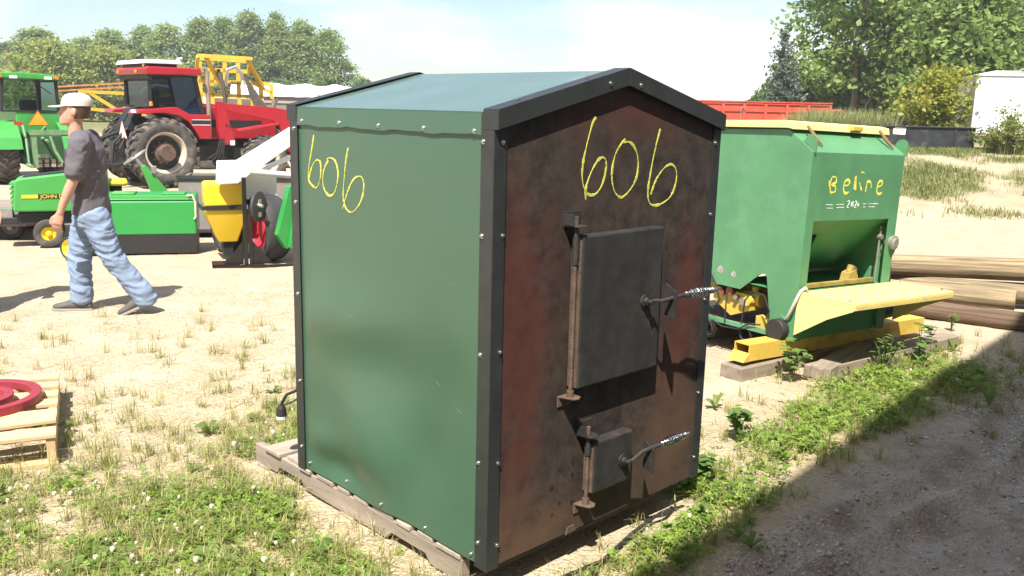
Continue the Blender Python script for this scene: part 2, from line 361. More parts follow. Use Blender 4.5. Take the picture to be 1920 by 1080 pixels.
# front plate: black heat paint with red primer and rust showing through
mp_ = bpy.data.materials.new('burnt_painted_plate'); mp_.use_nodes = True
n_, l_ = mp_.node_tree.nodes, mp_.node_tree.links; b_ = n_['Principled BSDF']; b_.inputs['Roughness'].default_value = .62; b_.inputs['Specular IOR Level'].default_value = .3
tcg = n_.new('ShaderNodeTexCoord')
sx = n_.new('ShaderNodeSeparateXYZ'); l_.new(tcg.outputs['Object'], sx.inputs[0])
def blob(cx, cz, rx, rz, amp=1.0):
    def mth(op, a, b=None):
        q = n_.new('ShaderNodeMath'); q.operation = op
        for i_, v_ in ((0, a), (1, b)):
            if v_ is None: continue
            if hasattr(v_, 'links'): l_.new(v_, q.inputs[i_])
            else: q.inputs[i_].default_value = v_
        return q.outputs[0]
    dx = mth('DIVIDE', mth('SUBTRACT', sx.outputs[0], cx), rx); dz = mth('DIVIDE', mth('SUBTRACT', sx.outputs[2], cz), rz)
    r2 = mth('ADD', mth('MULTIPLY', dx, dx), mth('MULTIPLY', dz, dz))
    return mth('MULTIPLY', mth('POWER', 2.718, mth('MULTIPLY', r2, -1.0)), amp)
def summ(lst):
    a = lst[0]
    for b in lst[1:]:
        q = n_.new('ShaderNodeMath'); q.operation = 'ADD'; l_.new(a, q.inputs[0]); l_.new(b, q.inputs[1]); a = q.outputs[0]
    return a
redm = summ([blob(.16, 1.1, .17, .3), blob(.10, .85, .15, .35, .85), blob(.13, .45, .14, .35, 1.0), blob(1.12, .9, .14, .3, 1.1), blob(1.08, .6, .15, .25, .8), blob(.55, 1.62, .3, .12, .7), blob(1.0, 1.5, .2, .2, .4), blob(.9, 1.62, .2, .1, .4)])
brnm = summ([blob(.25, .0, .5, .22, 1.1), blob(1.1, .2, .3, .28, 1.3), blob(.12, .08, .2, .3, .6), blob(.1, 1.3, .1, .5, .3), blob(.72, 1.27, .14, .06, .55), blob(1.0, .45, .2, .2, .4)])
gn1 = gnoise(6, 9, .7); gn2 = gnoise(3.2, 7, .65); gfine = gnoise(140, 3, .7)
sepc = n_.new('ShaderNodeMath'); sepc.operation = 'MULTIPLY'; l_.new(redm, sepc.inputs[0]); l_.new(gramp(gn2, .34, (.1, .1, .1), .62, (1, 1, 1)), sepc.inputs[1])
sepb = n_.new('ShaderNodeMath'); sepb.operation = 'MULTIPLY'; l_.new(brnm, sepb.inputs[0]); l_.new(gramp(gn1, .32, (.15, .15, .15), .65, (1, 1, 1)), sepb.inputs[1])
c0 = gramp(gnoise(11, 9, .75), .38, (.017, .015, .014), .62, (.064, .049, .040))
c0 = gmix(gramp(gnoise(1.6, 4), .45, (0, 0, 0), .65, (.5, .5, .5)), c0, (.062, .042, .031))
c1 = gmix(gramp(sepc.outputs[0], .1, (0, 0, 0), .85, (.62, .62, .62)), c0, (.095, .026, .019))
c2 = gmix(gramp(sepb.outputs[0], .12, (0, 0, 0), .95, (.7, .7, .7)), c1, (.115, .064, .040))
c3 = gmix(gramp(gfine, .66, (0, 0, 0), .80, (.35, .35, .35)), c2, (.20, .16, .125))
# small dark oil spots at lower left
vs_ = n_.new('ShaderNodeTexVoronoi'); vs_.inputs['Scale'].default_value = 21; l_.new(tcg.outputs['Object'], vs_.inputs[0])
spm = n_.new('ShaderNodeMath'); spm.operation = 'MULTIPLY'; l_.new(gramp(vs_.outputs['Distance'], .22, (1, 1, 1), .34, (0, 0, 0)), spm.inputs[0]); l_.new(blob(.42, .19, .16, .11, 1.2), spm.inputs[1])
c3 = gmix(gramp(spm.outputs[0], .25, (0, 0, 0), .6, (.85, .85, .85)), c3, (.018, .016, .015))
l_.new(c3, b_.inputs['Base Color'])
bpq = n_.new('ShaderNodeBump'); bpq.inputs['Strength'].default_value = .25; bpq.inputs['Distance'].default_value = .003; l_.new(gnoise(70, 5), bpq.inputs['Height']); l_.new(bpq.outputs[0], b_.inputs['Normal'])
MB().prism([(.02, .004), (FW - .02, .004), (FW - .02, ZE - .02), (FW / 2, ZP - .02), (.02, ZE - .02)], 0, .008, 'y').build('front_plate', mp_, fur)

def dent(y, z): return 2.3 * dent0(y, z)
def dent0(y, z):
    """buckles of the thin left side sheet, metres outward (negative is outward)"""
    y = np.asarray(y, float); z = np.asarray(z, float)
    d = -.014 * np.exp(-((y - .72 - .25 * (z - .3)) / .22) ** 2 - ((z - .26) / .2) ** 2)
    d += .010 * np.exp(-((y - .33 + .35 * (z - .4)) / .12) ** 2 - ((z - .3) / .32) ** 2)
    d += .012 * np.exp(-((y - .95) / .22) ** 2 - ((z - .09) / .07) ** 2) - .009 * np.exp(-((y - 1.08) / .12) ** 2 - ((z - .16) / .09) ** 2)
    d += -.010 * np.exp(-((y - .95 + .3 * (z - .7)) / .3) ** 2 - ((z - .74) / .14) ** 2) + .007 * np.exp(-((y - .6) / .35) ** 2 - ((z - .62) / .13) ** 2)
    d += .004 * (fbm(y * 3, z * 3, 15, 2) - .5)
    edge = sstep(0, .12, y - .03) * sstep(0, .12, FD - .03 - y) * sstep(0, .1, 1.55 - z)
    return d * edge
def sheet(name, y0, y1, z0, z1, x, ny_, nz_, parent, m, fun=None, flip=1):
    ys = np.linspace(y0, y1, ny_); zs = np.linspace(z0, z1, nz_); A, B = np.meshgrid(ys, zs); a, b = A.ravel(), B.ravel()
    xx = x + (fun(a, b) if fun else 0 * a)
    V = np.concatenate([np.stack([xx, a, b], 1), np.stack([xx + .003 * flip, a, b], 1)])
    i = (np.arange(nz_ - 1)[:, None] * ny_ + np.arange(ny_ - 1)[None]).ravel(); k = ny_ * nz_
    F = np.concatenate([np.stack([i, i + ny_, i + ny_ + 1, i + 1], 1), np.stack([i + k, i + 1 + k, i + ny_ + 1 + k, i + ny_ + k], 1)])
    return np_mesh(name, V, F, m, parent, smooth=True)
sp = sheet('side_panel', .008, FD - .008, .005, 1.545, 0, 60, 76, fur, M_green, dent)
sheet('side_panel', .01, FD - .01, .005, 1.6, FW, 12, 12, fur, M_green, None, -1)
box_part('back_panel', M_green, fur, .01, FW - .01, FD - .006, FD, .005, 1.6)
fs = MB()
for k in range(24):
    y0, y1 = .056 + 1.18 * k / 24, .056 + 1.18 * (k + 1) / 24
    za = 1.5365 + .003 * math.sin(k * .9) + .002 * math.sin(k * 2.1)
    zb_ = 1.5365 + .003 * math.sin((k + 1) * .9) + .002 * math.sin((k + 1) * 2.1)
    fs.add([(-.0095, y0, za), (-.0095, y1, zb_), (-.0065, y1, 1.611), (-.0065, y0, 1.611), (-.002, y0, za), (-.002, y1, zb_), (-.002, y1, 1.611), (-.002, y0, 1.611)],
           [(0, 3, 2, 1), (4, 5, 6, 7), (0, 1, 5, 4), (3, 7, 6, 2)])
fs.build('eave_strip', M_green, fur)
# roof sheets (slightly wavy) and gable trims
for s in (0, 1):
    V = []; F = []; nyr, nxr = 26, 14
    for t_ in (0, .003):
        for i in range(nyr):
            for j in range(nxr):
                y = -.012 + (FD + .024) * i / (nyr - 1); q = j / (nxr - 1); x = -.007 + (FW / 2 + .0065) * q
                z = 1.612 + (ZP - 1.612) * q + .0025 * math.sin(i * .7) * math.sin(math.pi * q) - t_
                V.append((x if s == 0 else FW - x, y, z))
    for i in range(nyr - 1):
        for j in range(nxr - 1):
            a = i * nxr + j; F.append((a, a + 1, a + nxr + 1, a + nxr)); a += nyr * nxr; F.append((a, a + nxr, a + nxr + 1, a + 1))
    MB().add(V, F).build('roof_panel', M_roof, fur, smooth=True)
sl = (ZP - 1.612) / (FW / 2)
for yf, sgn in ((-.026, 1), (FD + .026, -1)):
    for s in (0, 1):
        X = (lambda x: x) if s == 0 else (lambda x: FW - x)
        gap = .0008
        xs = (-.011, FW / 2 - gap); top = [1.622, ZP + .010]; low = 1.555; lowm = ZP - .055
        face = [(X(xs[0]), low), (X(xs[1]), lowm), (X(xs[1]), top[1]), (X(xs[0]), top[0])]
        t = MB().prism(face, yf, yf + .004 * sgn, 'y')
        y1 = yf + .075 * sgn
        fl = [(X(xs[0]), top[0] - .004), (X(xs[1]), top[1] - .004), (X(xs[1]), top[1]), (X(xs[0]), top[0])]
        t.prism(fl, yf + .004 * sgn, y1, 'y')
        t.box(min(X(-.011), X(-.007)), max(X(-.011), X(-.007)), min(yf + .004 * sgn, y1), max(yf + .004 * sgn, y1), 1.555, 1.618)
        t.build('gable_trim', M_trim, fur, bevel=.0015)
# corner trims: folded angles
def angle_trim(x, y, sx_, sy_, fx, fy):
    t = MB().box(min(x - .005 * sx_, x + fx * sx_), max(x - .005 * sx_, x + fx * sx_), min(y - .005 * sy_, y - .001 * sy_), max(y - .005 * sy_, y - .001 * sy_), -.004, 1.606)
    t.box(min(x - .005 * sx_, x - .001 * sx_), max(x - .005 * sx_, x - .001 * sx_), min(y - .001 * sy_, y + fy * sy_), max(y - .001 * sy_, y + fy * sy_), -.004, 1.606)
    return t.build('corner_trim', M_trim, fur, bevel=.0012)
angle_trim(-.005, -.001, 1, 1, .052, .06); angle_trim(FW + .005, -.001, -1, 1, .05, .06); angle_trim(-.005, FD + .001, 1, -1, .05, .055); angle_trim(FW + .005, FD + .001, -1, -1, .05, .055)
# screws
sc = MB().lathe([(.0001, 0), (.0088, 0), (.0088, .0018), (.0056, .002), (.0054, .0062), (.0035, .0078), (.0001, .008)], 10, axis='z', closed=False)
scr = sc.build('screw', M_zinc, fur, smooth=True)
spots = [('f', .029, 1.515), ('f', .036, 1.207), ('f', .035, .804), ('f', .037, .399), ('f', .040, .087), ('f', 1.262, 1.503), ('f', 1.262, 1.201), ('f', 1.262, .828), ('f', 1.262, .402), ('f', 1.262, .098)]
spots += [('s', .046, 1.516), ('s', .046, 1.204), ('s', .044, .792), ('s', .044, .398), ('s', .040, .096), ('s', 1.237, 1.523), ('s', 1.237, 1.212), ('s', 1.237, .811), ('s', 1.237, .414), ('s', 1.237, .104)]
spots += [('p', 1.186, .037), ('p', .908, .038), ('p', .637, .031), ('p', .362, .028), ('p', .085, .031), ('e', 1.176, 1.556), ('e', .897, 1.555), ('e', .633, 1.552), ('e', .362, 1.551), ('e', .094, 1.549)]
spots += [('g', .536, 1.722), ('g', .713, 1.722), ('r', .12, .02), ('r', .46, .02), ('r', .12, FD - .02)]
for i, (k, a, z) in enumerate(spots):
    o = scr if i == 0 else dup(scr, fur)
    if k in 'fg': o.location = (a, -.006 if k == 'f' else -.026, z); o.rotation_euler = (R(90), 0, 0)
    elif k == 'r': o.location = (a, z, 1.622 + sl * a + .004); o.rotation_euler = (0, -math.atan(sl), 0)
    else: o.location = ({'s': -.010, 'p': float(dent(a, z)) - .001, 'e': -.0085}[k], a, z); o.rotation_euler = (0, R(-90), 0)

# doors, hinges and latches
def fire_door(name, x0, x1, z0, z1, lab, pin_z0, pin_z1, pivot, bend, blade, g0, g1):
    d = box_part(name, M_black_iron, fur, x0, x1, -.056, -.004, z0, z1, bevel=.008); d['label'] = lab
    MB().box(x0 - .004, x0 + .006, -.050, -.004, z0 + .005, z1 - .01).build('door_edge', M_rusty, d, bevel=.002)
    MB().cyl((x0 - .016, -.034, pin_z0 - .01), (x0 - .016, -.034, pin_z1 + .035), .0085, n=10).cyl((x0 - .016, -.034, pin_z0 + .004), (x0 - .016, -.034, pin_z0 + .026), .014, n=10).build('hinge_pin', M_rusty, d, smooth=True)
    MB().cyl((x0 - .016, -.034, pin_z1 - .14 * min(1, (pin_z1 - pin_z0) / .5)), (x0 - .016, -.034, pin_z1 - .03), .0125, n=10).box(x0 - .016, x0 + .004, -.045, -.028, pin_z1 - .12 * min(1, (pin_z1 - pin_z0) / .5), pin_z1 - .035).build('hinge_barrel', M_black_iron, d, smooth=True)
    for z, up in ((pin_z1, 1), (pin_z0, -1)):
        hb = MB().prism([(x0 - .052, -.001), (x0 + .022, -.001), (x0 + .016, -.058), (x0 - .006, -.072), (x0 - .03, -.066)], z - .003, z + .003, 'z')
        if up > 0: hb.box(x0 - .052, x0 + .035, -.007, -.001, z + .003, z + .052); hb.box(x0 - .052, x0 - .046, -.05, -.007, z + .003, z + .044)
        else: hb.box(x0 - .052, x0 + .022, -.007, -.001, z - .04, z - .003)
        hb.build('hinge_bracket', M_black_iron if up > 0 else M_rusty, d, bevel=.0015)
    p = Vector(pivot)
    h = MB().cyl((p.x, -.055, p.z), (p.x, -.064, p.z), .026, n=16).cyl((p.x, -.064, p.z), (p.x, -.078, p.z), .017, n=6).cyl((p.x, -.078, p.z), (p.x, -.098, p.z), .009, n=10)
    pts = [(p.x - .004, -.084, p.z), (p.x + .02, -.092, p.z + .004), tuple(bend), tuple(g0)]
    h.tube(pts, .0085, 8)
    h = h.build('latch_handle', M_black_iron, d, smooth=True)
    bx, bz0, bz1, by0, by1 = blade
    MB().prism([(by0, bz0), (by1, bz0 + .012), (by1, bz1), (by0, bz1 - .03)], bx, bx + .006, 'x').build('latch_blade', M_black_iron, h)
    a, b = Vector(g0), Vector(g1); L = (b - a).length; ax = (b - a).normalized(); e1 = ax.orthogonal().normalized(); e2 = ax.cross(e1)
    co = []
    turns = 11
    for k in range(turns * 12 + 1):
        t = k / (turns * 12); rr = .0095 + .0085 * math.sin(math.pi * min(1, t * 1.15)) ** 1.2
        co.append(tuple(a + ax * (L * t) + (e1 * math.cos(2 * math.pi * turns * t) + e2 * math.sin(2 * math.pi * turns * t)) * rr))
    gsp = MB().tube(co, .0042, 6); gsp.cyl(tuple(a), tuple(b), .0075, n=10); gsp.cyl(tuple(b - ax * .025), tuple(b + ax * .012), .0095, n=12); gsp.cyl(tuple(a - ax * .006), tuple(a + ax * .012), .0095, n=12)
    gsp.build('spring_grip', mat('chrome_spring', (.6, .6, .6), .22, 1., .05), h, smooth=True)
    return d
fire_door('upper_door', .389, .872, .608, 1.183, 'large black iron fire door with spring-handled latch', .578, 1.218, (.765, 0, .896), (.80, -.118, .902), (.856, .822, .962, -.142, -.086), (.925, -.135, .914), (1.098, -.155, .914))
fire_door('lower_door', .503, .740, .158, .370, 'small black iron ash door with spring-handled latch', .116, .400, (.676, 0, .256), (.735, -.112, .294), (.775, .195, .326, -.135, -.084), (.83, -.13, .306), (.975, -.152, .318))
MB().prism([(.41, .0), (.47, .006), (.455, .03), (.42, .028)], -.006, -.001, 'y').build('weld_tab', M_rusty, fur)

# chalk numbers
M_chalk = mat('yellow_chalk', (.62, .60, .10), .95, 0, .2, 60, .3, 200)
nt = M_chalk.node_tree; qn = nt.nodes.new('ShaderNodeTexNoise'); qn.inputs['Scale'].default_value = 260; qn.inputs['Detail'].default_value = 3
qr = nt.nodes.new('ShaderNodeValToRGB'); qr.color_ramp.elements[0].position = .36; qr.color_ramp.elements[1].position = .46; qt = nt.nodes.new('ShaderNodeBsdfTransparent'); qm = nt.nodes.new('ShaderNodeMixShader'); qc = nt.nodes.new('ShaderNodeTexCoord')
nt.links.new(qc.outputs['Object'], qn.inputs[0]); nt.links.new(qn.outputs[0], qr.inputs[0]); nt.links.new(qr.outputs[0], qm.inputs[0]); nt.links.new(qt.outputs[0], qm.inputs[1]); nt.links.new(nt.nodes['Principled BSDF'].outputs[0], qm.inputs[2]); nt.links.new(qm.outputs[0], nt.nodes['Material Output'].inputs[0])
def chalk(name, strokes, place, wdt, parent, m=M_chalk, seed=1):
    rr = random.Random(seed); out = []
    for st in strokes:
        # smooth the hand-drawn line
        P = [Vector((*p, 0)) for p in st]; pts = []
        for i in range(len(P) - 1):
            p0, p1, p2, p3 = P[max(0, i - 1)], P[i], P[i + 1], P[min(len(P) - 1, i + 2)]
            for k in range(5):
                t = k / 5; pts.append(.5 * ((2 * p1) + (p2 - p0) * t + (2 * p0 - 5 * p1 + 4 * p2 - p3) * t * t + (3 * p1 - p0 - 3 * p2 + p3) * t ** 3))
        pts.append(P[-1]); V = []; F = []
        for i, p in enumerate(pts):
            d = (pts[min(i + 1, len(pts) - 1)] - pts[max(i - 1, 0)]).normalized(); nn = Vector((-d.y, d.x, 0))
            w = wdt * (.75 + .5 * rr.random()) * (.8 + .35 * math.sin(i * .35 + seed)) * (.45 if i in (0, len(pts) - 1) else 1)
            for e, h in ((-1, 0), (-.8, 1), (.8, 1), (1, 0)): q = p + nn * w * e; V.append(place(q.x, q.y, h))
        for i in range(len(pts) - 1):
            for j in range(3): F.append((i * 4 + j, i * 4 + j + 1, i * 4 + 5 + j, i * 4 + 4 + j))
        o = MB().add(V, F).build(name, m, parent); out.append(o)
    return out
F6a = [(.494, 1.602), (.477, 1.58), (.459, 1.532), (.44, 1.469), (.431, 1.425), (.431, 1.388), (.441, 1.354), (.463, 1.327), (.493, 1.32), (.52, 1.33), (.542, 1.354), (.558, 1.391), (.563, 1.429), (.556, 1.45), (.538, 1.456), (.516, 1.447), (.489, 1.418), (.468, 1.383), (.455, 1.35), (.454, 1.323), (.455, 1.304)]
F0 = [(.668, 1.522), (.646, 1.506), (.618, 1.474), (.603, 1.436), (.598, 1.398), (.603, 1.359), (.619, 1.327), (.645, 1.307), (.667, 1.304), (.697, 1.32), (.727, 1.346), (.747, 1.377), (.754, 1.417), (.747, 1.456), (.728, 1.488), (.705, 1.506), (.682, 1.512), (.658, 1.508)]
F6b = [(.882, 1.561), (.866, 1.515), (.848, 1.454), (.834, 1.39), (.825, 1.334), (.826, 1.297), (.839, 1.272), (.865, 1.261), (.903, 1.262), (.94, 1.273), (.973, 1.29), (.995, 1.318), (1.008, 1.36), (1.004, 1.393), (.985, 1.415), (.957, 1.42), (.923, 1.408), (.888, 1.38), (.864, 1.349), (.843, 1.305)]
S6a = [(1.096, 1.502), (1.12, 1.43), (1.142, 1.361), (1.145, 1.316), (1.122, 1.293), (1.086, 1.284), (1.061, 1.307), (1.047, 1.352), (1.051, 1.391), (1.081, 1.398), (1.113, 1.372), (1.135, 1.336), (1.147, 1.306)]
S0 = [(.988, 1.404), (1.02, 1.368), (1.034, 1.319), (1.022, 1.281), (.988, 1.259), (.952, 1.272), (.929, 1.312), (.921, 1.36), (.94, 1.402), (.974, 1.413), (1.001, 1.406)]
S6b = [(.846, 1.461), (.864, 1.406), (.877, 1.34), (.887, 1.273), (.876, 1.226), (.84, 1.206), (.802, 1.219), (.76, 1.26), (.74, 1.313), (.751, 1.348), (.783, 1.351), (.821, 1.33), (.858, 1.28), (.894, 1.212)]
chalk('chalk_digit', [F6a, F0, F6b], lambda a, z, h: (a, -.0006 - .001 * h, z), .0052, fur)
chalk('chalk_digit', [S6a, S0, S6b], lambda a, z, h: (float(dent(a, z)) - .0006 - .001 * h, a, z), .0046, fur)

M_scr = mat('pale_scratch', (.16, .22, .17), .6)
rs = random.Random(12); scr_l = []
for k in range(9):
    a0, z0 = rs.uniform(.15, 1.1), rs.uniform(.15, 1.2); l0, th = rs.uniform(.02, .07), rs.uniform(-.7, .7); scr_l.append([(a0, z0), (a0 + l0 * .5, z0 + l0 * .5 * th + .002), (a0 + l0, z0 + l0 * th)])
chalk('scratch', scr_l, lambda a, z, h: (float(dent(a, z)) - .0006 - .0004 * h, a, z), .0011, fur, M_scr, 9)
# outlet box and cord at the back
M_rub = mat('black_rubber', (.02, .02, .021), .6, 0, .2, 10)
jb = MB().box(.02, .12, FD + .006, FD + .075, .36, .52).build('outlet_box', mat('grey_cover', (.33, .31, .27), .3, 0, .1, 5), fur, bevel=.02)
MB().tube([(.05, FD + .05, .37), (.03, FD + .08, .33), (-.0, FD + .11, .31), (-.012, FD + .13, .27), (-.012, FD + .14, .235)], .0075, 8).tube([(.07, FD + .04, .37), (.06, FD + .07, .3), (.01, FD + .1, .27), (-.02, FD + .14, .25)], .004, 6).build('power_cord', M_rub, fur, smooth=True)
pg = MB().cyl((-.012, FD + .14, .24), (-.012, FD + .14, .205), .022, .025, n=14).cyl((-.012, FD + .14, .255), (-.012, FD + .14, .24), .014, .02, n=14).build('plug', M_rub, fur, smooth=True)
MB().cyl((-.012, FD + .14, .2045), (-.012, FD + .14, .19), .024, n=14).build('plug_face', mat('pale_plastic', (.7, .68, .6), .5), pg, smooth=True)

# ------------------------------------------------------------------ green spreader on yellow skids
SP = (1.96, 5.985); SYAW = 36.0
M_sg = mat('faded_green_paint', (.085, .235, .11), .5, 0, .14, 3.5, .05, 60, dirt=(.135, .29, .165), damt=.32, dscale=3.0)
M_sg2 = mat('green_paint_clean', (.06, .235, .095), .5, 0, .14, 4, .05, 60, dirt=(.12, .28, .14), damt=.2, dscale=3)
M_yel = mat('yellow_paint', (.58, .40, .07), .5, 0, .1, 5, .05, 60, dirt=(.27, .17, .06), damt=.34, dscale=9)
M_yel2 = mat('pale_yellow_paint', (.78, .64, .26), .55, 0, .08, 5, .05, 60, dirt=(.42, .28, .10), damt=.12, dscale=16)
M_grey = mat('grey_steel', (.28, .27, .25), .5, .4, .2, 8)
M_dark = mat('dark_steel', (.04, .04, .04), .6, .2, .3, 8)
spr = thing('fertilizer_spreader', 'green box spreader with yellow lid, step and skids beside the furnace', 'spreader', (SP[0], SP[1], .014), SYAW); spr.rotation_euler = (0, R(1.8), R(SYAW))
SW, SD = 1.10, 1.2
sidepoly = [(0, .20), (-.0, 1.51), (.21, 1.652), (SD, 1.63), (SD, .49), (.50, .485), (.33, .625), (.30, .634), (.275, .62), (.19, .20)]
for x in (-.006, SW - .004): MB().prism(sidepoly, x, x + .010, 'x').build('side_panel', M_sg, spr, bevel=.002)
MB().box(.004, SW - .004, 0, .008, 1.04, 1.508).box(.004, .082, 0, .008, .20, 1.04).box(1.0, SW - .004, 0, .008, .20, 1.04).build('front_panel', M_sg, spr)
MB().prism([(.0, 1.508), (.21, 1.652), (.21, 1.642), (.01, 1.50)], .004, SW - .004, 'x').build('hopper_slope', M_sg, spr)
MB().box(.004, SW - .004, SD - .01, SD, .49, 1.63).build('back_panel', M_sg, spr)
MB().box(.082, 1.0, .03, .038, .2, .52).build('lower_skirt', M_sg2, spr)
MB().prism([(.012, 1.05), (.02, 1.055), (.50, .60), (.49, .595)], .01, SW - .01, 'x').build('chute', M_sg2, spr)
MB().box(.01, SW - .01, .05, .60, .535, .5445).build('chute_floor', M_sg2, spr)
MB().box(.082, 1.0, .06, .09, .555, .585).build('chute_ledge', mat('dull_yellow', (.33, .24, .06), .7, 0, .3, 8), spr)
MB().prism([(.70, .556), (.72, .63), (.80, .65), (.84, .556)], .09, .16, 'y').cyl((.76, .125, .63), (.78, .125, .68), .025, n=10).build('gate_bracket', MATS['dull_yellow'], spr)
MB().tube([(.10, .10, .70), (.2, .12, .80), (.33, .16, .92), (.36, .17, .93)], [.018, .018, .02, .008], 8).build('gate_lever', M_dark, spr, smooth=True)
MB().cyl((.985, .05, .56), (.99, .05, .98), .008, n=8).cyl((.99, .03, .9), (.99, .07, .9), .02, n=10).build('gate_rod', M_grey, spr, smooth=True)
lid = MB().prism([(.16, 1.652), (.17, 1.70), (.24, 1.712), (SD + .02, 1.69), (SD + .02, 1.645), (.2, 1.66)], -.035, SW + .035, 'x').build('lid', M_yel2, spr, bevel=.004)
MB().box(.62, .74, .13, .19, 1.665, 1.70).build('lid_handle', M_yel, lid, bevel=.006)
for x, rr in ((.10, 1), (.96, 1)):
    MB().tube([(x, .14, 1.68), (x + .01, .10, 1.63), (x + .03, .06, 1.58), (x + .05, .04, 1.55)], [.010, .014, .012, .005], 8).build('lid_strap', mat('orange_rubber', (.24, .13, .05), .7), spr, smooth=True)
for x in (-.004, SW - .006):
    ear = []
    for k in range(9): a = R(180 * k / 8); ear.append((.035 - .05 * math.cos(a) * 1.0, 1.575 + .05 * math.sin(a)))
    MB().prism([(-.01, 1.50), (.10, 1.585)] + ear[::-1], x + .0115, x + .0195, 'x').build('lifting_ear', M_sg, spr)
# step platform of tread plate
pl = MB().box(-.01, 1.215, -.44, -.006, .545, .556).box(-.01, 1.215, -.446, -.438, .505, .553).build('step_plate', M_yel2, spr, bevel=.002)
tb = MB()
for i in range(40):
    a = .03 * i + .01; tb.box(-.002, .012, -.003, .003, -.003, .003, Matrix.Translation((a, -.446, .535)) @ Matrix.Rotation(R(45), 4, 'Y')); tb.box(-.002, .012, -.003, .003, -.003, .003, Matrix.Translation((a + .015, -.446, .518)) @ Matrix.Rotation(R(-45), 4, 'Y'))
for i in range(26):
    for j in range(9):
        tb.box(-.012, .012, -.003, .003, 0, .0025, Matrix.Translation((.02 + i * .046, -.42 + j * .047, .556)) @ Matrix.Rotation(R(45 if (i + j) % 2 else -45), 4, 'Z'))
tbo = tb.build('tread_bars', M_yel, pl); tbo['kind'] = 'stuff'
for x in (-.014, 1.205): MB().prism([(-.005, .25), (-.005, .543), (-.438, .543), (-.438, .50), (-.25, .41)], x, x + .008, 'x').build('step_bracket', M_yel2, spr)
bolt = MB().cyl((0, 0, 0), (0, 0, .006), .009, n=6).build('bolt', M_rusty, spr, loc=(.03, -.05, .556))
for p in ((.03, -.38, .556), (1.17, -.05, .556), (1.17, -.38, .556)): dup(bolt, spr, p)
# skids
for y0 in (.05, .98):
    s = MB()
    for (a, b, c_, d_) in ((y0, y0 + .13, .092, .099), (y0, y0 + .13, .201, .208), (y0, y0 + .007, .099, .201), (y0 + .123, y0 + .13, .099, .201)): s.box(-.40, 1.78, a, b, c_, d_)
    s.build('skid_tube', M_yel, spr)
MB().prism([(-.40, .0915), (-.46, .0915), (-.40, .15)], .045, .185, 'y').build('skid_lip', M_yel, spr)
box_part('frame_sill', M_sg, spr, -.035, -.007, .18, 1.1, .209, .24); box_part('frame_sill', M_sg2, spr, 1.095, 1.12, .18, 1.1, .209, .24)
box_part('deck_plate', M_rusty, spr, .0, SW, .2, 1.1, .2085, .215)
box_part('beam', M_yel, spr, .25, .33, .2, 1.1, .36, .48, bevel=.004)
MB().cyl((-.085, .105, .27), (-.012, .105, .27), .078, n=28).build('end_cap', M_rub, spr, smooth=True, bevel=.006)
MB().prism([(.02, .2), (.2, .2), (.19, .36), (.11, .37), (.03, .33)], -.02, -.007, 'x').build('cap_mount', M_sg, spr)
gb = MB().prism([(.44, .33), (.62, .26), (.8, .36), (.8, .46), (.62, .45), (.44, .44)], .06, .22, 'x')
gb.cyl((.14, .40, .41), (.14, .56, .41), .055, n=16).cyl((.03, .46, .40), (.09, .46, .40), .035, n=14).cyl((.14, .47, .47), (.14, .47, .5), .03, n=10)
gb.build('gearbox', M_yel, spr, smooth=True)
MB().cyl((.02, .62, .45), (.1, .62, .45), .032, n=14).cyl((.02, .70, .43), (.06, .70, .43), .03, n=14).build('hydraulic_fitting', mat('red_brown_fitting', (.23, .08, .045), .5, .2), spr, smooth=True)
MB().cyl((.03, .5, .39), (.045, .5, .39), .028, n=14).cyl((.02, .56, .41), (.05, .56, .41), .016, n=10).build('gearbox_cover', M_grey, spr, smooth=True)
box_part('control_box', M_yel, spr, .05, .16, .22, .38, .215, .31, bevel=.008)
def coil(cx, cy, cz, r, turns, tilt, dx=.02):
    return [(cx + dx * t / (turns * 14) * turns, cy + r * math.cos(2 * math.pi * t / 14) * (1 + .1 * math.sin(t)), cz + r * tilt * math.sin(2 * math.pi * t / 14) + .01 * math.sin(t * .7)) for t in range(turns * 14 + 1)]
MB().tube(coil(-.06, .73, .15, .045, 5, 1.35, .012), .006, 6).tube([(-.05, .70, .22), (-.05, .6, .19), (-.05, .45, .2), (-.05, .35, .26), (-.04, .26, .27)], .006, 6).build('cable', M_rub, spr, smooth=True)
MB().tube(coil(-.03, .40, .17, .05, 3, 1.2, .012), .006, 6).tube([(-.03, .44, .24), (-.035, .42, .42), (-.03, .36, .5), (-.03, .26, .48), (-.03, .2, .38), (-.04, .22, .32)], .006, 6).build('cable', M_rub, spr, smooth=True)
MB().tube([(-.02, .78, .56), (-.03, .72, .5), (-.03, .66, .38), (-.02, .72, .30), (-.02, .80, .34), (-.02, .84, .45), (-.01, .8, .54)], .008, 6).tube([(-.02, .60, .46), (-.05, .58, .36), (-.05, .575, .22)], .006, 6).build('cable', M_rub, spr, smooth=True)
MB().tube([(-.03, .06, .35), (-.05, .02, .40), (-.05, -.02, .50), (-.02, -.03, .565), (.03, -.03, .585), (.06, -.02, .57)], .011, 8).build('conduit', mat('grey_conduit', (.5, .48, .42), .6), spr, smooth=True)
for x, y, z in ((1.07, -.03, .86), (1.135, .03, .80)): MB().cyl((x, y + .06, z), (x, y, z), .05, .052, n=18).cyl((x, y, z), (x, y - .012, z), .044, .03, n=18).build('work_light', M_grey, spr, smooth=True)
MB().tube([(1.12, .06, .74), (1.16, .04, .66), (1.17, .04, .55), (1.15, .04, .4)], .012, 8).tube([(1.12, .1, .72), (1.19, .1, .62), (1.2, .1, .4)], .012, 8).build('hose', M_rub, spr, smooth=True)
MB().cyl((1.12, .1, .28), (1.35, .08, .3), .05, n=14).build('drive_tube', M_rub, spr, smooth=True)
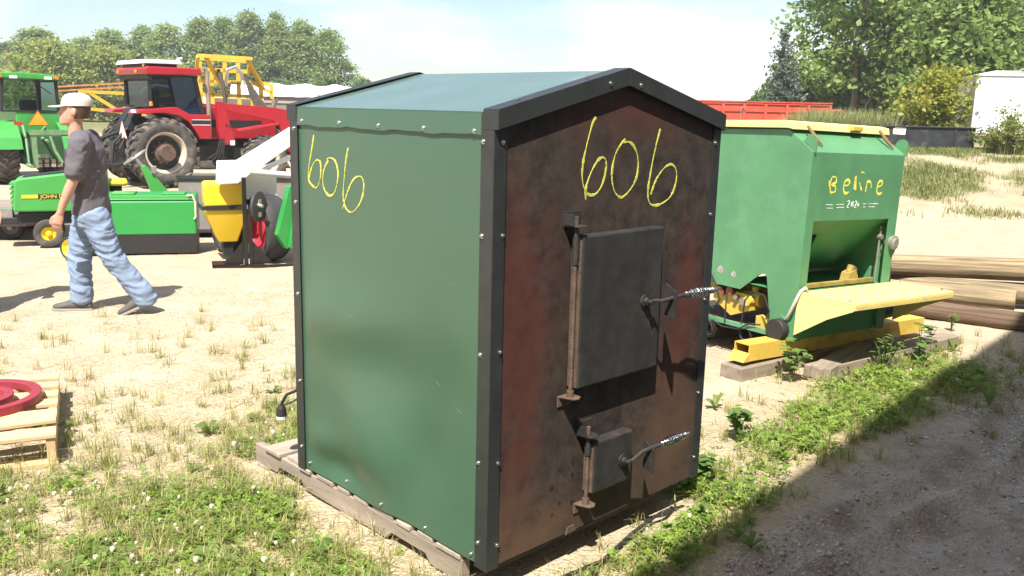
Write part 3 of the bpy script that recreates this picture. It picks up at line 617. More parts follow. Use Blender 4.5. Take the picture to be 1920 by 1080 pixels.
# worn spots on the side
M_worn = mat('bare_metal_spot', (.36, .33, .32), .6, .2, .4, 30)
for (cy, cz, r) in ((.70, .60, .028), (.57, .585, .022)):
    a = [(cy + r * (1 + .25 * math.sin(3 * k)) * math.cos(k * .52), cz + r * (1 + .25 * math.cos(2.3 * k)) * math.sin(k * .52)) for k in range(12)]
    MB().prism(a, -.0072, -.006, 'x').build('worn_spot', M_worn, spr)
# hand painted lettering
M_ly = mat('lettering_yellow', (.80, .68, .10), .6, 0, .1); M_lw = mat('lettering_white', (.8, .8, .76), .6, 0, .1)
def L(x, y): return (.19 + (x - 965) * .00172 - (y - 470) * .00002, 1.388 - (y - 430) * .00088 - (x - 965) * .00003)
def S(*p): return [L(*q) for q in p]
let = [S((990, 485), (985, 540), (992, 600)), S((992, 480), (1018, 482), (1022, 520), (998, 540), (1022, 555), (1022, 595), (990, 602)), S((975, 505), (980, 560)),
       S((1075, 545), (1105, 540), (1115, 512), (1098, 498), (1080, 520), (1078, 565), (1088, 600), (1105, 604), (1118, 592)), S((1156, 462), (1158, 500), (1160, 540), (1163, 578)), S((1149, 470), (1150, 500), (1151, 540), (1155, 572)), S((1184, 515), (1190, 535), (1198, 555), (1206, 578)), S((1185, 432), (1212, 436)),
       S((1235, 590), (1238, 530), (1240, 508), (1255, 505), (1268, 520), (1274, 556)), S((1318, 545), (1345, 535), (1350, 505), (1335, 495), (1320, 520), (1316, 565), (1325, 600), (1345, 602), (1356, 590))]
chalk('painted_letter', let, lambda a, z, h: (a, -.0006 - .0008 * h, z), .0085, spr, M_ly, 3)
num = [S((1116, 672), (1124, 662), (1132, 672), (1128, 690), (1118, 715), (1132, 718)), S((1158, 668), (1146, 676), (1150, 688), (1162, 696), (1158, 708), (1146, 704), (1150, 690), (1160, 676), (1156, 667)), S((1168, 674), (1176, 664), (1182, 674), (1178, 694), (1170, 716), (1184, 716)), S((1194, 680), (1190, 692), (1195, 704), (1200, 692), (1194, 680))]
num += [S((970, 696), (1020, 698)), S((1040, 696), (1095, 692)), S((980, 724), (1025, 724)), S((1045, 720), (1100, 716)), S((1228, 688), (1250, 687)), S((1265, 686), (1340, 684)), S((1230, 712), (1250, 712)), S((1270, 710), (1320, 710))]
chalk('painted_mark', num, lambda a, z, h: (a, -.0006 - .0008 * h, z), .0042, spr, M_lw, 4)

# timbers under the spreader
M_tim = mat('old_timber', (.25, .205, .155), .85, 0, .3, 5, .5, 50, dirt=(.16, .13, .10), damt=.3, stretch=(.3, 3, 3), objrand=.12)
def timber(x0, x1, y0, y1, z0, z1, lab, rz=0):
    o = MB().box(x0, x1, y0, y1, 0, z1 - z0).build('timber', M_tim, None, bevel=.006)
    a = R(SYAW); o.location = (SP[0], SP[1], z0 + .001); o.rotation_euler = (0, 0, a + R(rz)); return tag(o, lab, 'timber', 'timbers under the spreader')
timber(-.02, 1.75, -.27, -.12, 0, .088, 'weathered squared timber in front of the yellow skid tubes')
timber(-.5, 1.2, .02, .2, -.005, .088, 'low plank directly under the front yellow skid tube')
timber(-.42, 1.5, .9, 1.1, -.005, .088, 'low plank under the rear skid tube, behind the coiled cables')
t4 = MB().box(0, .9, 0, .14, 0, .09).build('timber', M_tim, None, bevel=.006); t4.location = (2.15, 5.74, .004); t4.rotation_euler = (R(3), 0, R(52)); tag(t4, 'short cut timber lying with its end towards the weeds', 'timber', 'timbers under the spreader')

# ------------------------------------------------------------------ wooden poles
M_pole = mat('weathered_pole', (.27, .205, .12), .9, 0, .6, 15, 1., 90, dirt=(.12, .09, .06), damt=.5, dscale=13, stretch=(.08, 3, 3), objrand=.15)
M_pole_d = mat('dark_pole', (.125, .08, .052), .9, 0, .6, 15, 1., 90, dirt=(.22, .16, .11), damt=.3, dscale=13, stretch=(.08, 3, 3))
def log(name, p0, p1, r, lab, m, seed):
    rr = random.Random(seed); p0, p1 = Vector(p0), Vector(p1); L_ = (p1 - p0).length; mb = MB(); nn = 18; rings = []
    mm = 16
    for i in range(mm + 1):
        t = i / mm; rings.append((L_ * t, r * (1 + .04 * math.sin(t * 7 + seed)), .012 * math.sin(t * 5 + seed * 2), .012 * math.cos(t * 4 + seed)))
    V = []; bumpy = [1 + rr.uniform(-.03, .03) for _ in range(nn)]
    for x, q, dy, dz in rings: V += [(x, dy + q * bumpy[k] * math.cos(2 * math.pi * k / nn), dz + q * bumpy[k] * math.sin(2 * math.pi * k / nn)) for k in range(nn)]
    F = [(i * nn + k, i * nn + (k + 1) % nn, (i + 1) * nn + (k + 1) % nn, (i + 1) * nn + k) for i in range(mm) for k in range(nn)]
    o = MB().add(V, F).build(name, m, None, smooth=True)
    for q in (V[:nn], V[-nn:]): MB().add(q, [tuple(range(nn))]).build('cut_end', M_tim, o)
    o.location = p0; o.rotation_euler = (p1 - p0).to_track_quat('X', 'Z').to_euler(); return tag(o, lab, 'pole', 'stacked wooden poles')
ld = Vector((.845, -.535, 0)).normalized(); ld2 = Vector((.975, -.22, .012)).normalized()
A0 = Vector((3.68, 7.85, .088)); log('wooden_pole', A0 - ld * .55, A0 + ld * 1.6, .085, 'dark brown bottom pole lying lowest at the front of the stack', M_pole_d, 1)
B0 = Vector((3.9, 8.05, .19)); log('wooden_pole', B0 - ld * .8, B0 + ld * .66, .09, 'short cracked pole with its sawn end showing in mid stack', M_pole, 2)
Cc = Vector((4.0, 8.3, .215)); log('wooden_pole', Cc - ld * .9, Cc + ld * 2.2, .085, 'long pale pole just above the short cracked one', M_pole, 3)
D0 = Vector((3.76, 8.42, .375)); log('wooden_pole', D0 - ld2 * .7, D0 + ld2 * 3.2, .108, 'thick weathered pole lying topmost on the stack', M_pole, 4)
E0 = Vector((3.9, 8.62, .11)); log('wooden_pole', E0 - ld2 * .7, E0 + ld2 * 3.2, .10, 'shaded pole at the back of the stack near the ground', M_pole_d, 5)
gp = thing('green_implement', 'small green machine part peeking in behind the poles', 'implement', (6.75, 10.1, 0), 20)
MB().box(0, .6, 0, .3, .42, .56).build('beam', M_sg2, gp, bevel=.01); MB().box(-.04, .02, -.02, .2, .50, .60).build('bracket', M_grey, gp, bevel=.005); MB().box(.1, .2, .05, .25, 0, .42).build('leg', M_sg2, gp); MB().box(.03, .12, -.015, .005, .44, .48).build('decal', M_yel, gp)

# ------------------------------------------------------------------ pale pallet with red iron arcs at the left
M_pine = mat('pale_pine', (.56, .40, .22), .8, 0, .2, 5, .4, 60, dirt=(.40, .27, .15), damt=.2, dscale=6, stretch=(.35, 3, 3), objrand=.1)
pp = thing('wooden_pallet', 'pale new pine pallet carrying red iron arcs at the left edge', 'pallet', (-2.19, 4.06, 0), 26)
for y0 in (.0, .5, 1.0): pass
for x0 in (-.045, -.62, -1.2): MB().box(x0, x0 + .04, .01, 1.12, .02, .14).build('stringer', M_pine, pp, bevel=.003)
for i, (y0, wd, rz, dz) in enumerate(((.0, .13, 0, 0), (.165, .09, 4.5, .02), (.32, .1, .8, 0), (.5, .1, 0, 0), (.66, .09, -.7, 0), (.83, .1, .5, 0), (1.0, .12, 0, 0))):
    b = MB().box(-1.22, .0, 0, wd, 0, .019).build('deck_board', M_pine, pp, bevel=.002); b.location = (0, y0, .1415 + dz); b.rotation_euler = (R(3 if dz else 0), 0, R(rz))
for y0 in (.0, .5, 1.0): box_part('bottom_board', M_pine, pp, -1.22, .0, y0, y0 + .1, -.002, .019, bevel=.002)
M_redi = mat('red_cast_iron', (.26, .028, .042), .5, 0, .15, 10, .2, 60)
def arc(name, c, r0, r1, a0, a1, h, lab, rz=0):
    n = 26; V = []
    for i in range(n + 1):
        a = R(a0 + (a1 - a0) * i / n); q = r0 - .03 * (1 if i < 3 or i > n - 3 else 0)
        for r, z in ((q, 0), (r1, 0), (r1, h), (q, h)): V.append((r * math.cos(a), r * math.sin(a), z))
    F = [(i * 4 + j, i * 4 + (j + 1) % 4, i * 4 + 4 + (j + 1) % 4, i * 4 + 4 + j) for i in range(n) for j in range(4)] + [(0, 1, 2, 3), (4 * n, 4 * n + 3, 4 * n + 2, 4 * n + 1)]
    o = MB().add(V, F).build(name, M_redi, None, bevel=.004); o.location = c; o.rotation_euler = (0, 0, R(rz)); return tag(o, lab, 'iron weight')
arc('iron_arc', (-2.80, 4.47, .162), .245, .295, -98, 130, .045, 'large curved red cast iron arc lying on the pale pallet')
arc('iron_arc', (-2.80, 4.45, .162), .125, .17, -70, 150, .05, 'smaller red cast iron arc inside the larger one')

# ------------------------------------------------------------------ hose on the ground
hz = [(.12, 2.96), (.25, 3.07), (.38, 3.2), (.52, 3.42), (.64, 3.57), (.70, 3.63), (.74, 3.70)]
hp = [(x, y, float(ground_z(x, y)) + .032 + .008 * math.sin(i * 2)) for i, (x, y) in enumerate(hz)]
tag(MB().tube(hp, .0085, 8).build('black_hose', M_rub, None, smooth=True), 'thin black hose half hidden in the weeds before the furnace', 'hose')

# ------------------------------------------------------------------ wheels
M_tyre = mat('tyre_rubber', (.060, .055, .050), .85, 0, .25, 6, .2, 60, dirt=(.20, .17, .135), damt=.45, dscale=5)
M_tyre_b = mat('tyre_black', (.03, .03, .031), .75, 0, .2, 8, .15, 60, dirt=(.13, .11, .09), damt=.2, dscale=5)
def wheel(parent, c, rad, wid, rim_r, m_rim, lugs=0, hubdepth=.0, m_tyre=None, rot=0, name='wheel', hub=None, side=-1, bolts=8):
    """wheel with its axle along local y; 'side' is the outer face"""
    m_tyre = m_tyre or M_tyre; w2 = wid / 2; ty = rad * .94 if lugs else rad
    wh = bpy.data.objects.new(name, None); col.objects.link(wh); wh.parent = parent; wh.location = c; wh.rotation_euler = (0, 0, R(rot))
    prof = [(rim_r, -w2 * .82), (rim_r * 1.12, -w2 * .97), ((rim_r + ty) / 2, -w2 * 1.05), (ty * .93, -w2 * .95), (ty * .985, -w2 * .72), (ty, -w2 * .3), (ty, w2 * .3), (ty * .985, w2 * .72), (ty * .93, w2 * .95), ((rim_r + ty) / 2, w2 * 1.05), (rim_r * 1.12, w2 * .97), (rim_r, w2 * .82)]
    # closed profile through the inner bore
    MB().lathe(prof, 40).build('tyre', m_tyre, wh, smooth=True)
    if lugs:
        lb = MB()
        for k in range(lugs):
            for s_ in (-1, 1):
                a = 2 * math.pi * (k + (.5 if s_ > 0 else 0)) / lugs
                V = []
                for t, aa in ((0.03, 0), (.55, .55), (1.0, .8)):
                    y = s_ * w2 * t * .98; an = a - aa * 2 * math.pi / lugs * .9; th = .16 * 2 * math.pi / lugs * (1.15 if t > .9 else 1)
                    r0 = ty * (.985 if t < .9 else .92); r1 = rad * (1 if t < .9 else .965)
                    for r_ in (r0, r1):
                        for e in (-th, th): V.append((r_ * math.cos(an + e), y, r_ * math.sin(an + e)))
                lb.add(V, [(2, 3, 7, 6), (6, 7, 11, 10), (0, 2, 6, 4), (4, 6, 10, 8), (1, 5, 7, 3), (5, 9, 11, 7), (8, 10, 11, 9), (0, 1, 3, 2)])
        t_ = lb.build('tread_lugs', m_tyre, wh); t_['kind'] = 'stuff'
    o = side; dp = hubdepth
    rim = [(rim_r * 1.02, -w2 * .84), (rim_r * .93, -w2 * .6), (rim_r * .9, -w2 * .2), (rim_r * .9, w2 * .2), (rim_r * .93, w2 * .6), (rim_r * 1.02, w2 * .84), (rim_r * .97, w2 * .86), (rim_r * .88, w2 * .62), (rim_r * .85, w2 * .2), (rim_r * .85, -w2 * .2), (rim_r * .88, -w2 * .6), (rim_r * .97, -w2 * .86)]
    MB().lathe(rim, 36).build('rim', m_rim, wh, smooth=True)
    yo = o * w2 * .35 - o * dp
    d = MB().lathe([(rim_r * .87, yo + o * .03), (rim_r * .6, yo), (rim_r * .4, yo + o * .02), (rim_r * .36, yo + o * .06), (.001, yo + o * .07)], 30, closed=False)
    d.build('disc', hub or m_rim, wh, smooth=True)
    if bolts:
        bb = MB()
        for k in range(bolts): a = 2 * math.pi * k / bolts; bb.cyl((rim_r * .52 * math.cos(a), yo, rim_r * .52 * math.sin(a)), (rim_r * .52 * math.cos(a), yo + o * .03, rim_r * .52 * math.sin(a)), rim_r * .045, n=6)
        q = bb.build('wheel_nuts', M_grey, wh); q['kind'] = 'stuff'
    return wh

# ------------------------------------------------------------------ red tractor with loader
M_red = mat('tractor_red', (.37, .011, .022), .38, 0, .08, 4, .02, 40, dirt=(.36, .06, .05), damt=.12, dscale=6, coat=.3)
M_blk = mat('matt_black', (.018, .018, .019), .55, 0, .2, 6)
M_cabglass = glassmat('dark_cab_glass', (.16, .21, .28)); M_clear = glassmat('green_cab_glass', (.50, .62, .56))
M_white = mat('white_paint', (.78, .78, .76), .45, 0, .05, 4)
M_rimw = mat('dirty_white_rim', (.55, .48, .38), .6, 0, .2, 8, dirt=(.28, .17, .09), damt=.35, dscale=9)
M_lampo = mat('amber_lamp', (.75, .20, .02), .3)
red = thing('red_tractor', 'red farm tractor with front loader and dark tinted cab', 'tractor', (-7.30, 18.43, 0), 42)
# local x forward, near side is y = 0, far side y = 1.7
YM = .82
wheel(red, (.05, .0, .72), .715, .44, .42, M_rimw, 22, .10, hub=M_blk, side=-1, bolts=10)
wheel(red, (.05, 1.65, .72), .715, .44, .42, M_rimw, 22, .10, hub=M_blk, side=1)
wheel(red, (2.33, .08, .535), .535, .36, .30, M_rimw, 18, .05, hub=M_blk, side=-1)
wheel(red, (2.33, 1.56, .535), .535, .36, .30, M_rimw, 18, .05, hub=M_blk, side=1)
MB().lathe([(.001, -.30), (.155, -.30), (.165, -.27), (.165, -.12), (.21, -.10), (.21, -.02), (.001, -.02)], 20, closed=False).build('wheel_hub', M_rusty, red, smooth=True, loc=(.05, 0, .72))
MB().cyl((.05, .1, .72), (.05, 1.55, .72), .12, n=14).box(-.25, 1.2, YM - .3, YM + .3, .5, 1.05).box(1.2, 2.6, YM - .22, YM + .22, .5, .95).cyl((2.33, .2, .53), (2.33, 1.44, .53), .1, n=12).box(.75, 1.25, .12, .5, .55, .85).build('chassis', M_blk, red, bevel=.02)
# hood
MB().prism([(1.0, .98), (1.0, 1.66), (1.35, 1.68), (2.75, 1.52), (2.86, 1.4), (2.86, .95), (2.3, .95)], YM - .30, YM + .30, 'y').build('hood', M_red, red, bevel=.03)
MB().box(1.25, 2.5, YM - .306, YM - .301, 1.22, 1.38).build('side_grille', M_blk, red)
MB().box(2.862, 2.88, YM - .26, YM + .26, 1.0, 1.42).build('front_grille', M_blk, red)
# fenders: arch over the rear wheels with the lower cab side
for s, y0, y1 in ((-1, -.16, .36), (1, 1.29, 1.81)):
    fp = [(-.50, 1.50), (-.46, 1.57), (.28, 1.645), (.34, 1.64), (.60, 1.50), (1.02, 1.50), (1.02, 1.0), (.78, 1.0), (.70, 1.15), (.55, 1.36), (.35, 1.48), (.05, 1.53), (-.30, 1.50)]
    MB().prism(fp, y0, y1, 'y').build('fender', M_red, red, bevel=.015)
MB().box(.62, 1.018, -.166, -.161, 1.30, 1.385).build('side_stripe', M_blk, red); MB().box(.62, 1.018, -.1655, -.161, 1.389, 1.40).box(.62, 1.018, -.1655, -.161, 1.283, 1.296).build('stripe_line', M_white, red)
# cab
cabp = [(-.50, 1.62), (-.50, 2.30), (.84, 2.30), (.99, 1.49), (.6, 1.49), (.32, 1.62)]
MB().prism([(-.10, 1.63), (-.10, 2.28), (.82, 2.28), (.955, 1.52), (.62, 1.52), (.33, 1.63)], .14, 1.50, 'y').build('cab_glass', M_cabglass, red)
fr = MB()
for y in (.12, 1.50):
    for (a, b, w) in (((-.12, 1.62), (-.10, 2.3), .035), ((.83, 2.3), (.98, 1.5), .045)):
        fr.prism([(a[0] - w, a[1]), (a[0] + w, a[1]), (b[0] + w, b[1]), (b[0] - w, b[1])], y, y + .03, 'y')
    fr.box(-.12, .9, y, y + .03, 2.25, 2.3); fr.box(-.155, -.105, y + .031 if y < 1 else y - .3, y + .3 if y < 1 else y - .001, 1.62, 1.66)
fr.prism([(.62, 1.49), (.99, 1.49), (.99, 1.53), (.62, 1.53)], .12, .15, 'y').build('cab_frame', M_blk, red)
MB().prism([(-.20, 2.28), (-.24, 2.40), (-.18, 2.44), (.90, 2.44), (.92, 2.31)], -.06, 1.72, 'y').build('cab_roof', M_red, red, bevel=.02)
MB().prism([(-.20, 2.279), (-.10, 2.279), (-.10, 2.16), (-.17, 2.20)], -.02, 1.68, 'y').build('roof_underside', M_blk, red)
for x in (.45, 1.5): MB().box(-.245, -.225, x, x + .12, 2.32, 2.38).build('marker_lamp', M_lampo, red)
MB().cyl((-.12, .06, 1.66), (-.12, .06, 1.75), .04, .03, n=10).build('beacon', M_lampo, red, smooth=True)
MB().prism([(-.24, 2.50), (-.20, 2.58), (.52, 2.585), (.55, 2.51)], .02, 1.66, 'y').build('roof_box_lid', M_white, red, bevel=.01); MB().box(-.12, .48, .14, 1.56, 2.441, 2.502).build('roof_box', M_dark, red); MB().box(-.22, -.19, .12, .14, 2.44, 2.5).build('roof_strap', M_yel2, red)
MB().box(.25, .62, .62, 1.02, 1.5, 1.62).box(.18, .27, .62, 1.02, 1.5, 2.0).build('driver_seat', M_blk, red, bevel=.03)
MB().box(-.12, -.04, 1.82, 2.02, 2.22, 2.42).build('mirror', M_blk, red, bevel=.01)
MB().tube([(.60, .5, 2.43), (.6, .5, 2.55), (.66, .5, 2.63), (.74, .5, 2.65)], .035, 10).build('air_intake', mat('pale_grey_pipe', (.6, .6, .58), .5), red, smooth=True)
# rear: tail lights, tool boxes, warning sign, hitch
MB().box(-.512, -.49, -.12, .12, 1.52, 1.58).build('tail_lamp', M_white, red)
for k, x in enumerate((.38, .78)): MB().prism([(-.56, 1.15), (-.36, 1.15), (-.14, 1.6), (-.30, 1.6)], x, x + .3, 'y').build('rear_panel', M_blk, red, bevel=.01)
MB().prism([(.10, 0), (.42, 0), (.26, .34)], -.005, .005, 'y').build('warning_triangle', mat('pink_white', (.8, .45, .42), .5), red, loc=(-.66, .62, 1.0), rot=(0, 0, R(-80)))
ht = MB()
for y in (.4, 1.2): ht.tube([(-.2, y, .6), (-.8, y, .45), (-1.1, y, .5)], .045, 8); ht.tube([(-.5, y, 1.2), (-.8, y, .9), (-.85, y, .48)], .03, 8)
ht.tube([(-.3, .8, 1.2), (-1.0, .8, .95)], .035, 8).box(-.55, -.2, .5, 1.15, .4, 1.25)
for k in range(6): ht.cyl((-.62, .3 + k * .17, 1.0 - .04 * (k % 2)), (-.5, .3 + k * .17, 1.0), .035, n=8)
ht.tube([(-.6, .3, 1.0), (-.75, .2, .8), (-.65, .25, .6)], .02, 6).tube([(-.6, .5, 1.0), (-.8, .45, .8), (-.6, .5, .6)], .02, 6)
ht.build('rear_hitch', M_blk, red, smooth=True)
# exhaust stack
MB().tube([(1.11, .12, 1.02), (1.11, .12, 1.8), (1.10, .12, 2.38), (1.08, .12, 2.44), (1.02, .12, 2.46)], .048, 12).build('exhaust_stack', mat('rusty_chrome', (.33, .27, .21), .5, .4, .2, 5, dirt=(.16, .09, .05), damt=.3), red, smooth=True)
# loader
for s, y in ((-1, -.02), (1, 1.54)):
    MB().prism([(1.24, 1.78), (1.40, 1.78), (1.46, 1.5), (1.62, .94), (1.60, .88), (1.30, .86), (1.24, 1.2)], y, y + .1, 'y').build('loader_mast', M_red, red, bevel=.008)
    MB().prism([(1.34, 1.75), (2.55, 1.68), (2.97, 1.62), (2.97, 1.5), (2.66, 1.30), (2.50, 1.40), (1.42, 1.60)], y + .015, y + .085, 'y').build('loader_boom', M_red, red, bevel=.008)
    MB().prism([(2.55, 1.40), (2.68, 1.30), (2.78, 1.0), (2.9, .7), (3.05, .7), (3.05, 1.6), (2.9, 1.6)], y + .02, y + .08, 'y').build('loader_knuckle', M_red, red, bevel=.008)
    MB().cyl((1.64, y - .03, 1.16), (2.2, y - .03, 1.25), .05, n=12).cyl((2.2, y - .03, 1.25), (2.62, y - .03, 1.32), .035, n=12).build('lift_cylinder', M_red, red, smooth=True)
MB().box(1.50, 1.6, -.032, -.021, .86, .96).build('warning_label', M_white, red)
bk = MB().prism([(3.05, .35), (3.1, .3), (3.9, .28), (3.9, .33), (3.2, .42), (3.1, .9), (3.05, .95)], -.3, 1.95, 'y').build('loader_bucket', M_red, red)
hs_ = MB()
for k in range(4): hs_.tube([(1.35 - .03 * k, -.06, 1.0), (1.32 - .05 * k, -.07, .7), (1.25 - .1 * k, -.06, .42 + .05 * k), (1.1, -.04, .5), (1.05, 0, .75)], .014, 6)
hs_.build('hydraulic_hoses', M_rub, red, smooth=True)
def text(s, size, m, parent, loc, rot, name='lettering', ext=.004, sx_=1.):
    cu = bpy.data.curves.new(name, 'FONT'); cu.body = s; cu.size = size; cu.extrude = ext
    t = bpy.data.objects.new('tmp', cu); col.objects.link(t); dg = bpy.context.evaluated_depsgraph_get(); me = bpy.data.meshes.new_from_object(t.evaluated_get(dg)); bpy.data.objects.remove(t)
    me.name = name; me.materials.clear(); me.materials.append(m); o = bpy.data.objects.new(name, me); col.objects.link(o); o.parent = parent; o.location = loc; o.rotation_euler = rot; o.scale = (sx_, 1, 1); return o
text('710', .11, M_blk, red, (1.40, -.0245, 1.235), (R(90), 0, 0))

# ------------------------------------------------------------------ yellow sprayer behind it
spy = thing('field_sprayer', 'yellow boom sprayer standing folded behind the red tractor', 'sprayer', (-7.6, 24, 0), 25)
M_sy = mat('sprayer_yellow', (.62, .40, .045), .5, 0, .12, 6, dirt=(.36, .24, .08), damt=.2, dscale=8)
def lattice(name, pts_pairs, r, parent, m=M_sy):
    if name == 'boom_brace' and len(pts_pairs) > 1:
        for p in pts_pairs: lattice(name, [p], r, parent, m)
        return
    q = MB()
    for a, b in pts_pairs:
        a, b = Vector(a), Vector(b); d = (b - a); M = Matrix.Translation(a) @ d.to_track_quat('X', 'Z').to_matrix().to_4x4(); q.box(0, d.length, -r, r, -r, r, M)
    return q.build(name, m, parent)
xs = [-.75, -.45, -.1, .25, .6, .85]
for x in xs: lattice('boom_post', [((x, 0, 1.1), (x * .95, 0, 2.8 if x < .6 else 2.35))], .05, spy)
for z, x1 in ((2.88, .45), (2.6, .5), (2.3, 1.05), (1.95, .85), (1.5, .85)): lattice('boom_rail', [((-.8, 0, z), (x1, 0, z - .02))], .05, spy)
lattice('boom_rail', [((-.8, -.5, 2.92), (.5, -.5, 2.9))], .045, spy); lattice('boom_brace', [((-.8, -.5, 2.9), (-.8, 0, 2.6)), ((.5, -.5, 2.9), (.5, 0, 2.5))], .042, spy)
lattice('boom_brace', [((-.6, -.45, 2.88), (-.1, -.05, 2.0)), ((.45, -.45, 2.85), (.85, -.05, 2.2)), ((.6, 0, 2.3), (1.1, 0, 2.05)), ((1.1, 0, 2.28), (1.1, 0, 1.9)), ((.85, 0, 1.6), (1.15, 0, 1.2))], .042, spy)
lattice('chassis', [((-.9, .0, 1.1), (1.1, 0, 1.1)), ((-.9, .8, 1.0), (1.1, .8, 1.0)), ((-.9, 0, 1.1), (-.9, .8, 1.0)), ((1.1, 0, 1.1), (1.1, .8, 1.0))], .07, spy)
lattice('folded_boom', [((-.7, .3, 1.9), (-3.6, -.2, 1.95)), ((-.7, .3, 1.3), (-3.6, -.2, 1.55)), ((-.7, .3, 1.9), (-1.4, .18, 1.38)), ((-1.4, .18, 1.38), (-2.0, .08, 1.93)), ((-2.0, .08, 1.93), (-2.7, -.04, 1.48)), ((-2.7, -.04, 1.48), (-3.4, -.16, 1.95)), ((-.9, .3, 1.25), (-.9, .3, 2.0)), ((-1.9, .1, 1.4), (-1.9, .1, 1.95))], .04, spy)
lattice('spray_boom', [((-.9, .6, 2.35), (-4.6, .2, 2.0)), ((-.9, .6, 2.25), (-4.6, .2, 1.9))], .02, spy, mat('boom_orange', (.5, .2, .08), .6))
MB().cyl((-.6, .9, 1.5), (.9, .9, 1.5), .5, n=20).build('tank', mat('yellow_white_tank', (.7, .66, .5), .5), spy, smooth=True)
MB().ball((-2.1, .25, 1.62), (.35, .2, .13)).build('rinse_tank', M_white, spy, smooth=True)
hh = MB()
hh.tube([(-.1, -.1, 2.2), (-.05, -.25, 2.6), (.15, -.3, 2.68), (.3, -.25, 2.5), (.35, -.2, 2.0)], .05, 8)
hh.build('white_hose', mat('white_hose', (.72, .72, .68), .5), spy, smooth=True)
hh = MB().tube([(-2.3, .1, 1.75), (-2.1, .0, 2.05), (-1.8, -.0, 2.15), (-1.5, .1, 2.12)], .04, 8).build('white_hose', MATS['white_hose'], spy, smooth=True)
hh = MB()
for k in range(5): hh.tube([(.35 + .06 * k, -.35, 2.5 - .1 * k), (.5 + .05 * k, -.4, 1.9), (.75 + .03 * k, -.45, 1.55 + .03 * k), (1.05, -.4, 1.6), (1.2, -.3, 1.9)], .03, 6)
for k in range(4): hh.tube([(-.2 + .25 * k, -.3, 1.3), (-.05 + .25 * k, -.4, 1.62), (.15 + .2 * k, -.4, 1.45), (.3 + .2 * k, -.3, 1.2)], .025, 6)
hh.tube([(-.3, -.3, 2.6), (-.2, -.4, 2.2), (-.15, -.35, 1.7)], .05, 6)
hh.build('black_hoses', mat('faded_hose', (.07, .06, .05), .7), spy, smooth=True)
for x in (-.4, .6):
    wheel(spy, (x * 1.5, .3, .6), .6, .35, .3, M_sy, 0, .05)
wheel(spy, (-2.3, .9, .75), .72, .5, .35, M_sy, 20, .1, name='rear_wheel'); wheel(spy, (-2.3, 1.9, .75), .72, .5, .35, M_sy, 20, .1, name='rear_wheel')
MB().cyl((-2.3, .9, .75), (-2.3, 1.9, .75), .08, n=10).build('axle', M_dark, spy)

# ------------------------------------------------------------------ grain trailer with white tarp
gt = thing('grain_trailer', 'brown-grey grain trailer under a white tarpaulin behind the tractors', 'trailer', (-11.4, 36.5, 0), 14)
M_gt = mat('trailer_brown_grey', (.17, .145, .13), .7, 0, .2, 3, dirt=(.26, .22, .19), damt=.25, dscale=2, stretch=(1, 1, 4))
MB().box(0, 7.2, 0, 2.2, .9, 2.25).build('box', M_gt, gt)
for k in range(6): box_part('side_post', M_gt, gt, .1 + 1.38 * k, .22 + 1.38 * k, -.07, -.001, .95, 2.24)
for z in (1.35, 1.8): box_part('side_rail', mat('trailer_tan', (.30, .25, .21), .7), gt, 0, 7.2, -.045, -.002, z, z + .1)
tp = MB(); rr = random.Random(3); V = []; nn = 40
for i in range(nn + 1):
    x = -.1 + 7.4 * i / nn; sag = .05 * math.sin(i * .9) + rr.uniform(-.02, .02)
    for y, z in ((-.1, 2.05 + .4 * abs(sag)), (-.1, 2.32), (.5, 2.5 + sag), (1.1, 2.58 + sag), (1.7, 2.5 + sag), (2.3, 2.3)): V.append((x, y, z))
tp.add(V, [(i * 6 + j, i * 6 + j + 1, i * 6 + 7 + j, i * 6 + 6 + j) for i in range(nn) for j in range(5)]).build('tarpaulin', mat('white_tarp', (.8, .79, .76), .6, 0, .04, 4), gt, smooth=True)
MB().prism([(7.3, 1.0), (7.3, 2.5), (7.6, 2.72), (9.2, 2.72), (9.2, 1.0)], 0, 2.2, 'y').build('front_cap', mat('brown_cap', (.23, .18, .15), .7), gt)
box_part('cap_label', mat('label_yellow', (.6, .48, .1), .6), gt, 7.75, 8.2, -.01, -.001, 2.45, 2.62)
for x in (1.2, 2.2): wheel(gt, (x, .15, .5), .5, .3, .28, M_grey, 0, .03); wheel(gt, (x, 2.0, .5), .5, .3, .28, M_grey, 0, .03, side=1)
box_part('frame', M_dark, gt, 0, 9, .6, 1.6, .55, .88)

# ------------------------------------------------------------------ green tractor seen from behind
M_jg = mat('tractor_green', (.055, .30, .06), .4, 0, .08, 4, .02, 40, dirt=(.10, .30, .12), damt=.15, dscale=6, coat=.2)
M_jy = mat('wheel_yellow', (.75, .56, .03), .45, 0, .06, 4)
gtr = thing('green_tractor', 'green farm tractor with glazed cab and orange triangle seen from behind', 'tractor', (-10.55, 18.4, 0), 42)
# local x to its right, local y is forward
wheel(gtr, (-.02, .05, .60), .60, .46, .35, M_jy, 20, .05, rot=90, side=1)
wheel(gtr, (1.3, .05, .60), .60, .46, .35, M_jy, 20, .05, rot=90, side=-1)
wheel(gtr, (.1, 2.3, .42), .42, .3, .24, M_jy, 16, .05, rot=90, side=1); wheel(gtr, (1.4, 2.3, .42), .42, .3, .24, M_jy, 16, .05, rot=90, side=-1)
MB().box(.35, 1.15, -.2, 2.6, .4, 1.0).cyl((0, .05, .6), (1.3, .05, .6), .13, n=12).cyl((.1, 2.3, .42), (1.4, 2.3, .42), .08, n=10).build('chassis', mat('dark_green_steel', (.03, .09, .035), .6, 0, .2), gtr, bevel=.02)
MB().box(.4, 1.1, 1.35, 3.0, 1.0, 1.5).build('hood', M_jg, gtr, bevel=.06)
MB().prism([(.28, 1.0), (.28, 1.5), (1.24, 1.46), (1.24, 1.0)], -.12, 1.35, 'y').build('cab_base', M_jg, gtr, bevel=.02)
